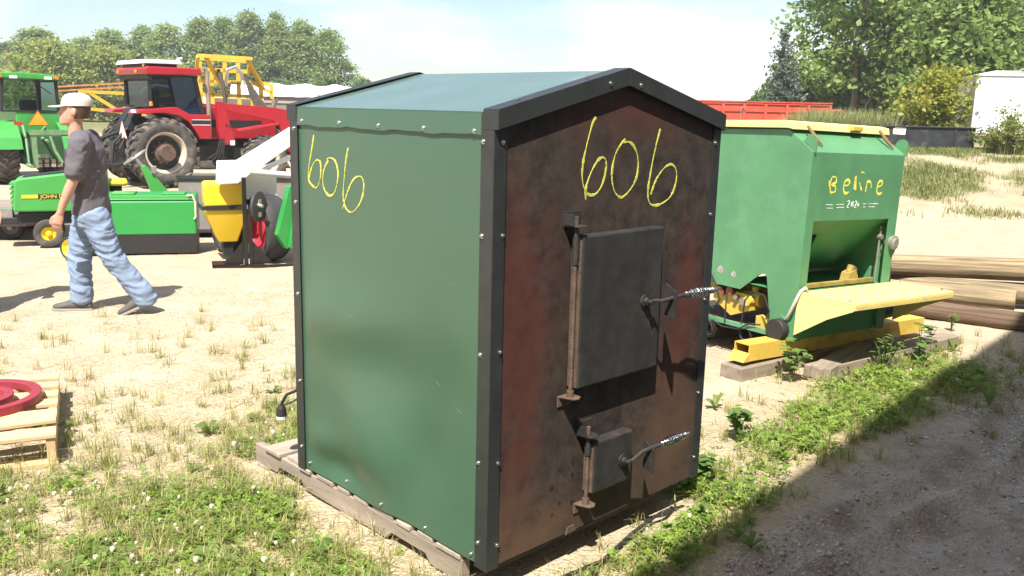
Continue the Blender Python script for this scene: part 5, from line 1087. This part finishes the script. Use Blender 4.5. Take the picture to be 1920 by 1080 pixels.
box_part('body', M_white, wt, 0, 5, 0, 2.3, .42, 2.15, bevel=.03); box_part('roof_rail', mat('alu', (.65, .65, .64), .4, .6), wt, -.03, 5, -.03, 2.33, 2.151, 2.2, bevel=.008)
MB().prism([(.1, 2.2), (.5, 2.32), (4, 2.32), (4.8, 2.2)], .1, 2.2, 'y').build('roof_cap', M_white, wt)
MB().tube([(.9, .05, 2.21), (1.2, .05, 2.36), (1.6, .05, 2.4), (2.2, .05, 2.38)], .02, 6).build('roof_bow', M_grey, wt, smooth=True)
for x in (.15, .75, 1.4): box_part('reflector', mat('reflector_red', (.55, .05, .05), .4), wt, x, x + .28, -.012, -.001, .47, .51)
box_part('under_rail', M_grey, wt, .2, 4.8, .05, .2, .25, .415)
for x in (1.35, 3.4): box_part('rail_leg', M_dark, wt, x, x + .08, .1, .2, 0, .249)
for x in (3.6, 4.4): wheel(wt, (x, .15, .33), .33, .22, .18, M_grey, 0, 0, m_tyre=M_tyre_b)

# ------------------------------------------------------------------ trees
def leaf_quads(P, size, rg, up=1.7, narrow=.62):
    """one small bent leaf (two triangles) per point"""
    n = len(P); d = rg.normal(size=(n, 3)); d[:, 2] += up * rg.random(n); d /= np.linalg.norm(d, axis=1)[:, None]
    t = rg.normal(size=(n, 3)); t -= d * (t * d).sum(1)[:, None]; t /= np.linalg.norm(t, axis=1)[:, None]; b = np.cross(d, t)
    s = (size * (.6 + .8 * rg.random(n)))[:, None]
    V = np.stack([P - t * s * .5, P + b * s * .5 * narrow, P + t * s * .5 + d * s * .12, P - b * s * .5 * narrow], 1).reshape(-1, 3)
    return V, np.arange(4 * n).reshape(n, 4)
def crown_mesh(name, seed, H, rad, z0, nclump, per, size, shape='oval', spread=.5, m=None):
    rg = np.random.default_rng(seed); C = []
    while len(C) < nclump:
        t = rg.random(); z = z0 + (H - z0) * t
        if shape == 'oval': r = rad * (math.sin(math.pi * min(1, (.16 + .84 * t) ** .8)) ** .6)
        elif shape == 'poplar': r = rad * min(1, .45 + t / .3) * max(0, 1 - t ** 2.4) ** .75
        elif shape == 'round': r = rad * math.sqrt(max(0, 1 - (2 * t - 1) ** 2)) ** .8
        else: r = rad * (1 - t) ** .8
        a = rg.random() * 2 * math.pi; lob = 1 + .28 * math.sin(3 * a + seed + 4 * t) + .16 * math.sin(7 * a + 9 * t + seed)
        q = rg.random() ** .42; C.append((r * q * lob * math.cos(a), r * q * lob * math.sin(a), z + rg.normal() * .15))
    C = np.array(C); cs = rg.uniform(.55, 1.25, len(C)); idx = np.repeat(np.arange(len(C)), per)
    off = rg.normal(size=(len(idx), 3)) * spread * cs[idx][:, None] * np.array([1, 1, .62]); P = C[idx] + off; P = P[P[:, 2] > .2]
    V, F = leaf_quads(P, size, rg); return V, F, C
def make_tree(name, label, seed, H, rad, z0, nclump, per, size, lm, shape='oval', spread=.5, tr=.16, limbs=9, group=None, loc=(0, 0, 0)):
    t = thing(name, label, 'tree', loc, 0, group)
    V, F, C = crown_mesh(name, seed, H, rad, z0, nclump, per, size, shape, spread); np_mesh('crown', V, F, lm, t)
    rr = random.Random(seed); tb_ = MB(); top = H * .86
    pts = [(rr.uniform(-.12, .12) * k, rr.uniform(-.12, .12) * k, top * k / 6) for k in range(7)]; pts[0] = (0, 0, -.2)
    tb_.tube(pts, [tr * (1 - .14 * k) for k in range(7)], 9); t1 = tb_.build('trunk', M_bark, t, smooth=True)
    for k in range(limbs):
        c = C[rr.randrange(len(C))]; zb = min(top * .8, max(.8, c[2] - .35 * H * rr.uniform(.2, .6))); f = zb / top * 6; i0 = min(5, int(f)); p0 = Vector(pts[i0]).lerp(Vector(pts[i0 + 1]), f - i0); p1 = Vector(c)
        pm = p0.lerp(p1, .5) + Vector((0, 0, -.12 * (p1 - p0).length)); MB().tube([p0, pm, p1], [tr * .42, tr * .28, tr * .1], 6).build('limb', M_bark, t1, smooth=True)
    return t
L_pop = leafmat('poplar_leaf', (.12, .20, .045), (.28, .36, .11), .7, .5)
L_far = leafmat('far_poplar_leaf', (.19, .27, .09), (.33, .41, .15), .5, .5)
L_wil = leafmat('willow_leaf', (.25, .31, .07), (.40, .44, .13), .6, .5)
L_drk = leafmat('dark_leaf', (.085, .15, .04), (.17, .24, .075), .6, .5)
L_bush = leafmat('yellow_bush_leaf', (.24, .32, .05), (.52, .48, .08), 1.2, .5)
# near poplars on the right
TR = [('cottonwood', 'tall cottonwood nearest the spruce with a forked pale trunk', 15.9, 43.0, 11, 13.0, 2.7, 2.0, 130, 95, L_pop),
      ('cottonwood', 'dense cottonwood right of the forked one, behind the truck cab', 18.6, 45.0, 12, 13.5, 3.4, 1.2, 170, 95, L_pop),
      ('cottonwood', 'dark cottonwood behind the yellow-green bush', 21.6, 44.0, 13, 13.0, 3.2, 1.0, 170, 90, L_drk),
      ('cottonwood', 'cottonwood rising behind the white box trailer', 24.8, 42.5, 14, 12.0, 3.2, 1.0, 160, 90, L_pop),
      ('cottonwood', 'farther cottonwood between the forked and the dense one', 20.5, 54.0, 15, 14.0, 3.6, .8, 130, 80, L_drk),
      ('cottonwood', 'farther cottonwood behind the dark one', 27.6, 52.0, 16, 14.0, 3.8, .8, 140, 80, L_drk),
      ('cottonwood', 'low leafy cottonwood directly behind the black truck bed', 18.7, 38.0, 17, 6.4, 2.2, .5, 110, 80, L_pop)]
for (nm, lab, x, y, sd_, H, rad, z0, nc, per, lm) in TR: make_tree(nm, lab, sd_, H, rad, z0, nc, per, .30, lm, spread=.48, tr=.2, group='cottonwoods on the right', loc=(x, y, .85))
# spruce
def spruce(name, lab, loc, H, rad, seed, lm, droop=.25, nl=26, per=26, grp=None):
    t = thing(name, lab, 'tree', loc, 0, grp); rr = np.random.default_rng(seed)
    MB().tube([(0, 0, -.2), (0, 0, H * .5), (0, 0, H)], [.11, .07, .012], 8).build('trunk', M_bark, t, smooth=True)
    P = []; B = MB()
    for k in range(nl):
        tt = k / nl; z = .5 + (H - .55) * tt; r = rad * (1 - tt) ** .85 + .05
        for j in range(max(4, int(10 * (1 - tt)) + 3)):
            a = rr.random() * 6.283; rl = r * rr.uniform(.65, 1.12)
            e = np.array([rl * math.cos(a), rl * math.sin(a), -droop * rl + .12 * rl * rr.random()])
            m_ = int(per * (.3 + rl)); s = rr.random(m_)[:, None] ** .7
            P.append(np.array([0, 0, z]) + e * s + rr.normal(size=(m_, 3)) * np.array([.07, .07, .05]) * (.6 + s) - np.array([0, 0, .10]) * s ** 2)
    P = np.concatenate(P); V, F = leaf_quads(P, .19, rr, up=.1, narrow=.32); np_mesh('crown', V, F, lm, t); return t
spruce('spruce_tree', 'pointed blue-green spruce left of the cottonwoods', (11.05, 38.0, .85), 4.55, 1.35, 5, leafmat('spruce_needle', (.045, .075, .05), (.12, .145, .11), 1.2, .1))
spruce('spruce_tree', 'small brown dying spruce among the trees at far left', (-43.5, 78, 0), 6.2, 1.4, 6, leafmat('dead_needle', (.16, .10, .045), (.26, .17, .08), 1.2, .1))
# far poplars on the left: three crowns shared between the individuals
FARX = [(-64, 112, 9.2, 4.2, L_drk, 'dark round tree at the far left end of the tree line'), (-59.5, 108, 9.0, 4.0, L_drk, 'dark tree second from the left end of the tree line'),
        (-54.5, 104, 10.6, 4.3, L_far, 'pale domed tree above the green tractor cab'), (-50.0, 106, 9.8, 3.6, L_far, 'tree between the pale domed tree and the red tractor'),
        (-46.5, 104, 10.6, 3.4, L_far, 'poplar rising just left of the white roof box'), (-42.8, 105, 10.9, 3.3, L_far, 'poplar above the white roof box of the red tractor'),
        (-39.5, 103, 11.4, 3.2, L_far, 'poplar between the roof box and the yellow sprayer'), (-36.0, 104, 12.2, 3.2, L_far, 'tall poplar straight above the yellow sprayer'),
        (-33.0, 103, 12.4, 3.1, L_far, 'poplar just right of the yellow sprayer top'), (-29.8, 102, 12.9, 3.2, L_far, 'tallest poplar of the far tree line'),
        (-26.6, 102, 12.0, 3.1, L_far, 'poplar right of the tallest one in the far line'), (-23.5, 101, 11.6, 3.1, L_far, 'poplar second from the right end of the far line'),
        (-20.6, 100, 11.0, 3.0, L_far, 'rounded poplar at the right end of the far line'),
        (-44.6, 109, 11.6, 2.4, L_far, 'slim poplar set back behind the white roof box'), (-37.8, 108, 12.4, 2.3, L_far, 'slim poplar set back left of the yellow sprayer'), (-31.4, 107, 13.6, 2.3, L_far, 'slim poplar set back right of the yellow sprayer'),
        (-28.2, 107, 13.4, 2.2, L_far, 'slim poplar set back right of the tallest one'), (-25.0, 106, 12.6, 2.2, L_far, 'slim poplar set back near the right end'), (-48.2, 110, 11.0, 2.4, L_far, 'slim poplar set back left of the white roof box')]
protos = {}
for i, (x, y, H, rad, lm, lab) in enumerate(FARX):
    key = (lm.name, i % 3)
    if key not in protos:
        t = make_tree('poplar_tree', lab, 100 + i, 11.0, 3.1, .4, 150, 100, .31, lm, 'poplar', .46, .2, 5, group='far tree line', loc=(x, y, 0)); protos[key] = t
    else: t = dup(protos[key]); t.location = (x, y, 0); t['label'] = lab
    t.scale = (rad / 3.1, rad / 3.1, H * .87 / 11.0); t.rotation_euler = (0, 0, 1.3 * i)
for i, (x, y, H, rad, lab) in enumerate([(-37.0, 72, 6.0, 3.2, 'yellow-green willow just right of the green tractor cab'), (-33.6, 74, 5.8, 2.6, 'yellow-green willow left of the red tractor cab'), (-40.5, 76, 4.8, 2.6, 'low willow behind the green tractor cab'), (-30.0, 78, 4.6, 2.4, 'low willow behind the red tractor cab')]):
    make_tree('willow_tree', lab, 200 + i, H, rad, .1, 130, 70, .30, L_wil, 'round', .45, .14, 4, 'willows before the tree line', (x, y, 0))
# low hedge filling the foot of the far line
rg = np.random.default_rng(9); k = 26000; hx_ = rg.uniform(-75, -14, k); hy_ = rg.uniform(92, 97, k); hz_ = rg.random(k) ** 1.1 * (3.2 + 1.3 * np.sin(hx_ * .7) + 2.0 * (fbm(hx_ * .4, hy_ * 0, 4) - .5))
V, F = leaf_quads(np.stack([hx_, hy_, hz_], 1), .5, rg); stuff(np_mesh('hedge', V, F, L_drk), 'dark undergrowth along the foot of the far tree line', 'hedge')
rg = np.random.default_rng(19); k = 22000; hx_ = rg.uniform(12, 34, k); hy_ = rg.uniform(49, 53, k); hz_ = .85 + rg.random(k) * (2.4 + 1.3 * np.sin(hx_ * .9))
V, F = leaf_quads(np.stack([hx_, hy_, hz_], 1), .34, rg); stuff(np_mesh('undergrowth', V, F, L_drk), 'dark undergrowth behind the cottonwood trunks', 'undergrowth')
bush = make_tree('yellow_bush', 'yellow-green bush in front of the white box trailer', 301, 2.35, 1.0, .1, 90, 42, .15, L_bush, 'round', .2, .05, 8, loc=(12.75, 27.6, .88)); bush['category'] = 'bush'
b2 = make_tree('yellow_bush', 'small bushy weed clump under the right side of the black bed', 302, 1.0, .75, .05, 60, 50, .09, leafmat('bush_pale', (.12, .16, .03), (.27, .28, .08), 1.5), 'round', .16, .03, 4, loc=(13.75, 25.2, .86)); b2['category'] = 'bush'

# ------------------------------------------------------------------ ground cover
def tonemat(name, c1, c2, rough=.6, trans=.3):
    """colour picked per plant or pebble from an attribute"""
    m = bpy.data.materials.new(name); m.use_nodes = True; n, l = m.node_tree.nodes, m.node_tree.links; b = n['Principled BSDF']; b.inputs['Roughness'].default_value = rough; b.inputs['Specular IOR Level'].default_value = .25
    a = n.new('ShaderNodeAttribute'); a.attribute_name = 'tone'; r = n.new('ShaderNodeValToRGB'); r.color_ramp.elements[0].color = (*c1, 1); r.color_ramp.elements[1].color = (*c2, 1)
    l.new(a.outputs['Fac'], r.inputs[0]); l.new(r.outputs[0], b.inputs['Base Color'])
    if trans:
        t = n.new('ShaderNodeBsdfTranslucent'); mx = n.new('ShaderNodeMixShader'); mx.inputs[0].default_value = trans; l.new(r.outputs[0], t.inputs[0]); l.new(b.outputs[0], mx.inputs[1]); l.new(t.outputs[0], mx.inputs[2]); l.new(mx.outputs[0], n['Material Output'].inputs[0])
    return m
def scatter(n, x0, x1, y0, y1, dens, rg):
    x = rg.uniform(x0, x1, n); y = rg.uniform(y0, y1, n); k = rg.random(n) < dens(x, y); x, y = x[k], y[k]; return np.stack([x, y, ground_z(x, y)], 1)
def blades(P, h, w, rg, lean=.5, flat=False):
    n = len(P); a = rg.random(n) * 6.283; d = np.stack([np.cos(a), np.sin(a), 0 * a], 1); s = np.stack([-np.sin(a), np.cos(a), 0 * a], 1)
    H = (h * (.45 + .9 * rg.random(n)))[:, None]; W = (w * (.6 + .7 * rg.random(n)))[:, None]; ln = (lean * rg.random(n))[:, None]
    up = np.array([[0, 0, 1.]])
    if flat: m1 = P + d * H * .5 + up * (.004 + .01 * rg.random(n))[:, None]; tp = P + d * H + up * (.003 + .012 * rg.random(n))[:, None]; b0 = P + up * .003
    else: b0 = P - up * .004; m1 = P + up * H * .6 + d * H * ln * .35; tp = P + up * H * (1 - .35 * ln) + d * H * ln * 1.1
    V = np.stack([b0 - s * W, b0 + s * W, m1 + s * W * .8, m1 - s * W * .8, tp + s * W * .12, tp - s * W * .12], 1).reshape(-1, 3)
    i = np.arange(n)[:, None] * 6; F = np.concatenate([i + np.array([[0, 1, 2, 3]]), i + np.array([[3, 2, 4, 5]])], 1).reshape(-1, 4)
    return V, F, np.repeat(rg.random(n), 6)
def clumps(P, lo, hi, r, rg):
    k = rg.integers(lo, hi, len(P)); i = np.repeat(np.arange(len(P)), k); Q = P[i].copy(); Q[:, :2] += rg.normal(size=(len(i), 2)) * r; Q[:, 2] = ground_z(Q[:, 0], Q[:, 1]); return Q
def clover(P, h, size, rg):
    n = len(P); a = rg.random(n) * 6.283; H = h * (.3 + rg.random(n)); S_ = size * (.6 + .7 * rg.random(n)); V = []
    tl = rg.normal(size=(n, 2)) * .35
    for k in range(3):
        b = a + k * 2.094; d = np.stack([np.cos(b), np.sin(b), tl[:, 0] * np.cos(b) + tl[:, 1] * np.sin(b) + .12], 1); s = np.stack([-np.sin(b), np.cos(b), -tl[:, 0] * np.sin(b) + tl[:, 1] * np.cos(b)], 1)
        c = P + np.array([[0, 0, 1]]) * H[:, None]; q = S_[:, None]
        V.append(np.stack([c, c + d * q * .6 + s * q * .48 + np.array([[0, 0, .12]]) * q, c + d * q * 1.05, c + d * q * .6 - s * q * .48 + np.array([[0, 0, .12]]) * q], 1))
    V = np.stack(V, 1).reshape(-1, 3); return V, np.arange(len(V)).reshape(-1, 4), np.repeat(rg.random(n), 12)
rg = np.random.default_rng(77)
def dv(pw, lo=0.): return lambda x, y: np.clip((veg(x, y) - lo), 0, 1) ** pw
wet = lambda x, y: np.clip(veg(x, y) - .30, 0, 1) * 1.3 * np.clip(.15 + 2.2 * (fbm(x * 5, y * 5, 301, 3) - .32), 0, 1)
A = scatter(150000, -4.2, .4, 2.5, 6.8, wet, rg); B = scatter(190000, .3, 6.2, 2.6, 8.0, lambda x, y: wet(x, y) * np.clip(.2 + 3 * (fbm(x * 3.3, y * 3.3, 502, 3) - .35), 0, 1), rg)
V, F, t = clover(A, .036, .017, rg); V_, F_, t_ = clover(B, .055, .018, rg); F = np.concatenate([F, F_ + len(V)]); V = np.concatenate([V, V_]); t = np.concatenate([t, t_]); stuff(np_mesh('clover', V, F, tonemat('clover_leaf', (.12, .23, .03), (.32, .42, .09), .55, .45), attr={'tone': t}), 'low green clover spread over the yard around the furnace', 'clover')
A = scatter(9000, -4.4, .4, 2.5, 9.0, dv(1.0), rg); B = scatter(6500, .3, 6.4, 2.6, 8.2, dv(1.0), rg); P = clumps(np.concatenate([A, B]), 5, 26, .016, rg)
V, F, t = blades(P, .085, .0019, rg, 1.3); stuff(np_mesh('grass', V, F, tonemat('grass_blade', (.17, .22, .045), (.50, .47, .20), .55, .45), attr={'tone': t}), 'green and yellowing grass blades scattered over the yard', 'grass')
A = scatter(110000, -4.6, .4, 2.5, 9.0, lambda x, y: np.clip(veg(x, y) * .75 + .22 * fbm(x * 2, y * 2, 7), 0, 1) * (y < 8.6), rg); B = scatter(34000, .3, 6.4, 2.6, 8.2, lambda x, y: np.clip(veg(x, y) * .8, 0, 1), rg); P = np.concatenate([A, B])
V, F, t = blades(P, .075, .0017, rg, .8, flat=True); stuff(np_mesh('dry_straw', V, F, tonemat('straw', (.30, .22, .11), (.62, .52, .32), .8, .15), attr={'tone': t}), 'dry straw and dead grass lying on the bare soil', 'straw')
# dry standing tufts
P = scatter(9000, -4.0, .2, 2.6, 7.2, lambda x, y: np.clip(fbm(x * 3, y * 3, 88) - .5, 0, 1) * 1.6 * np.clip(veg(x, y) * 2 + .1, 0, 1), rg)
P = clumps(P, 8, 30, .02, rg); V, F, t = blades(P, .10, .0015, rg, 1.4); stuff(np_mesh('dry_grass', V, F, MATS.get('s') or tonemat('dry_blade', (.26, .27, .09), (.58, .50, .26), .7, .35), attr={'tone': t}), 'pale dry grass tufts left of the furnace', 'grass')
# broad leaved rosettes
def rosettes(P, size, rg, nl=7, rise=.35):
    V = []; T = []
    for p in P:
        s0 = size * rg.uniform(.55, 1.4); tn = rg.random(); a0 = rg.random() * 6.28
        for k in range(nl):
            a = a0 + k * 6.283 / nl + rg.normal() * .25; d = np.array([math.cos(a), math.sin(a), 0]); s = np.array([-d[1], d[0], 0]); L_ = s0 * rg.uniform(.7, 1.2); w = L_ * .24; r = rise * rg.uniform(.3, 1.6); up = np.array([0, 0, 1.])
            rows = [(0, .25, 0), (.35, .8, .55 * r), (.7, 1.0, .85 * r), (1.0, .08, .7 * r)]
            for (q, ww, z) in rows: c = p + d * L_ * q + up * (L_ * z + .006); V += [c - s * w * ww + up * .15 * w * ww, c + s * w * ww + up * .15 * w * ww]
            T += [tn] * 8
    V = np.array(V); n = len(V) // 8; i = np.arange(n)[:, None] * 8; F = np.concatenate([i + np.array([[0, 1, 3, 2]]) + 2 * k for k in range(3)], 1).reshape(-1, 4); return V, F, np.array(T)
A = scatter(700, -3.6, .2, 2.7, 6.6, lambda x, y: np.clip(veg(x, y) - .1, 0, 1) * .35, rg); B = scatter(900, .4, 6.0, 2.9, 7.8, lambda x, y: np.clip(veg(x, y), 0, 1) * .6, rg)
V, F, t = rosettes(A, .07, rg, 6, .5); V_, F_, t_ = rosettes(B, .055, rg, 7, .9); F = np.concatenate([F, F_ + len(V)]); V = np.concatenate([V, V_]); t = np.concatenate([t, t_]); stuff(np_mesh('broadleaf_weeds', V, F, tonemat('weed_leaf', (.10, .17, .035), (.22, .29, .085), .5, .45), attr={'tone': t}, smooth=True), 'broad-leaved weeds and dandelion rosettes in the yard', 'weeds')
# clover flowers
A = scatter(2600, -3.2, .2, 2.5, 5.0, lambda x, y: np.clip(veg(x, y) - .3, 0, 1) * .2, rg); B = scatter(1500, .5, 5.2, 2.9, 7.2, lambda x, y: np.clip(veg(x, y) - .3, 0, 1) * .2, rg); P = np.concatenate([A, B]); fm = MB()
for p in P: fm.ball((p[0], p[1], p[2] + rg.uniform(.035, .075)), rg.uniform(.006, .0125), 6)
fo = fm.build('clover_flowers', mat('clover_flower', (.6, .56, .44), .8, 0, .15, 40), None, smooth=True, fix=False); stuff(fo, 'small white clover blossoms among the green leaves', 'flowers')
# gravel
def pebbles(P, r, rg, sq=.6):
    n = len(P); base = np.array([[1, 0, 0], [.3, .95, 0], [-.8, .6, 0], [-.8, -.6, 0], [.3, -.95, 0], [.15, .1, 1], [0, 0, -.6]]); T = np.array([[0, 1, 5], [1, 2, 5], [2, 3, 5], [3, 4, 5], [4, 0, 5], [1, 0, 6], [2, 1, 6], [3, 2, 6], [4, 3, 6], [0, 4, 6]])
    a = rg.random(n) * 6.283; c, s = np.cos(a), np.sin(a); b = base[None] * (1 + .28 * rg.normal(size=(n, 7, 3))) * r[:, None, None]
    x = b[:, :, 0] * c[:, None] - b[:, :, 1] * s[:, None] * .75; y = b[:, :, 0] * s[:, None] + b[:, :, 1] * c[:, None] * .75
    V = P[:, None] + np.stack([x, y, b[:, :, 2] * sq], 2); return V.reshape(-1, 3), (np.arange(n)[:, None, None] * 7 + T[None]).reshape(-1, 3), np.repeat(rg.random(n), 7)
M_peb = tonemat('pebble', (.20, .17, .145), (.62, .56, .48), .85, 0)
gd = lambda x, y: np.clip(gravel(x, y), 0, 1) * (.25 + .75 * (fbm(x * 1.8, y * 1.8, 93) > .45))
P = scatter(150000, .2, 6.5, 2.5, 8.0, gd, rg); V, F, t = pebbles(P, .0035 + .006 * rg.random(len(P)) ** 2 + .010 * (rg.random(len(P)) > .965), rg)
stuff(np_mesh('gravel', V, F, M_peb, attr={'tone': t}, smooth=True), 'loose grey-brown gravel on the shaded apron at lower right', 'gravel')
P = scatter(16000, -5, 3.6, 2.6, 9.0, lambda x, y: (1 - gravel(x, y)) * .5 * (1 - veg(x, y)), rg); V, F, t = pebbles(P, .003 + .006 * rg.random(len(P)) ** 3, rg)
stuff(np_mesh('yard_grit', V, F, M_peb, attr={'tone': t}, smooth=True), 'scattered small stones on the sunlit yard', 'grit')
for k in range(70):
    u_ = rg.uniform(2.2, 7.0); n__ = rg.uniform(.0, 1.5); x, y = U2 * u_ + N2 * n__
    st_ = MB(); r_ = rg.uniform(.012, .03); Vp, Fp, tp_ = pebbles(np.zeros((1, 3)), np.array([r_]), rg)
    o = np_mesh('stone', Vp, Fp, M_peb, ground, attr={'tone': tp_ * .5 + .5 * rg.random()}, smooth=False); o.location = (x, y, float(ground_z(x, y)) + r_ * .15)
    bv = o.modifiers.new('round', 'SUBSURF'); bv.levels = 1; bv.render_levels = 1
# bank growth
bk_d = lambda x, y: np.clip((fbm(x * .9, y * .9, 77) - .42) * 3.5, 0, 1) * sstep(15.9, 17.2, y) * sstep(4.5, 6.5, x)
x = rg.uniform(4.5, 17, 110000); y = rg.uniform(15.8, 26, 110000); k = rg.random(110000) < bk_d(x, y) * .8; P = np.stack([x[k], y[k], terrain(x[k], y[k])], 1)
V, F, t = blades(P, .13, .007, rg, 1.5); stuff(np_mesh('bank_grass', V, F, tonemat('bank_blade', (.10, .15, .035), (.32, .32, .12), .6, .35), attr={'tone': t}), 'patchy grass and weeds on the sandy bank', 'grass')
x = rg.uniform(8.6, 11.2, 9000); y = rg.uniform(26.3, 29, 9000); P = np.stack([x, y, terrain(x, y)], 1)
x = rg.uniform(10, 17, 5000); y = rg.uniform(24.5, 26.0, 5000); k = (fbm(x * 1.1, y, 12) > .55) & ((x > 13.3) | (x < 10.2)); Q = np.stack([x[k], y[k], terrain(x[k], y[k])], 1)
V, F, t = blades(P, .95, .011, rg, .6); V2, F2, t2 = blades(Q, .42, .009, rg, .8)
stuff(np_mesh('tall_grass', np.concatenate([V, V2]), np.concatenate([F, F2 + len(V)]), tonemat('tall_blade', (.16, .21, .06), (.42, .42, .19), .6, .4), attr={'tone': np.concatenate([t, t2])}), 'tall pale grass growing on top of the bank behind the spreader', 'grass')
# single taller weeds by the skid
def weed(loc, H, n, ls, lab, seed, heart=True):
    rr = random.Random(seed); t = thing('weed_plant', lab, 'weed', loc); lm = mat('weed_green', (.15, .24, .06), .5, 0, .25, 20, trans=.4)
    for k in range(n):
        a = rr.random() * 6.28; tip = Vector((math.cos(a) * H * .45 * rr.random(), math.sin(a) * H * .45 * rr.random(), H * rr.uniform(.7, 1.05))); st_ = MB().tube([(0, 0, -.01), tip * .5 + Vector((0, 0, .04)), tip], [.004, .003, .0015], 5).build('stem', lm, t)
        for j in range(7):
            f = .25 + .75 * j / 6; c = tip * f + Vector((0, 0, .04 * math.sin(f * 3))); b = rr.random() * 6.28; d = Vector((math.cos(b), math.sin(b), rr.uniform(-.3, .4))).normalized(); s = d.cross(Vector((0, 0, 1))).normalized(); L_ = ls * rr.uniform(.6, 1.2); w = L_ * (.42 if heart else .2)
            up = Vector((0, 0, 1)); V = [c, c + d * L_ * .3 + s * w + up * .1 * w, c + d * L_ * .7 + s * w * .7, c + d * L_ - up * .1 * L_, c + d * L_ * .7 - s * w * .7, c + d * L_ * .3 - s * w + up * .1 * w, c + d * L_ * .5 - up * .05 * L_]
            MB().add([tuple(v) for v in V], [(0, 1, 6), (1, 2, 6), (2, 3, 6), (3, 4, 6), (4, 5, 6), (5, 0, 6)]).build('leaf', lm, st_, smooth=True, fix=False)
def gz_(x, y): return float(ground_z(x, y))
weed((1.88, 5.72, gz_(1.88, 5.72)), .26, 5, .075, 'heart-leaved weed sprouting in front of the hollow yellow skid end', 1)
weed((2.62, 6.0, gz_(2.62, 6.0)), .30, 8, .06, 'bushy ferny weed beside the weathered front timber', 2, False)
weed((2.95, 6.2, gz_(2.95, 6.2)), .30, 4, .08, 'broad-leaved weed at the right end of the front timber', 3)
weed((3.72, 7.3, gz_(3.72, 7.3)), .16, 4, .05, 'small weed standing in the shade before the poles', 4, False)
weed((1.25, 4.6, gz_(1.25, 4.6)), .20, 6, .06, 'leafy weed at the shade edge right of the furnace', 5)
weed((.93, 4.02, gz_(.93, 4.02)), .15, 6, .06, 'leafy weed close to the right corner of the furnace', 6)

# ------------------------------------------------------------------ light summer haze
hb = MB().box(-130, 130, -30, 160, -1.2, 16.5).build('haze', None, None)
mh = bpy.data.materials.new('haze'); mh.use_nodes = True; nh = mh.node_tree.nodes; nh.clear(); oh = nh.new('ShaderNodeOutputMaterial'); pv = nh.new('ShaderNodeVolumePrincipled')
pv.inputs['Color'].default_value = (.93, .96, 1, 1); pv.inputs['Density'].default_value = .0011; pv.inputs['Anisotropy'].default_value = .2; mh.node_tree.links.new(pv.outputs[0], oh.inputs['Volume']); hb.data.materials.append(mh); stuff(hb, 'thin bright summer haze over the yard', 'haze')
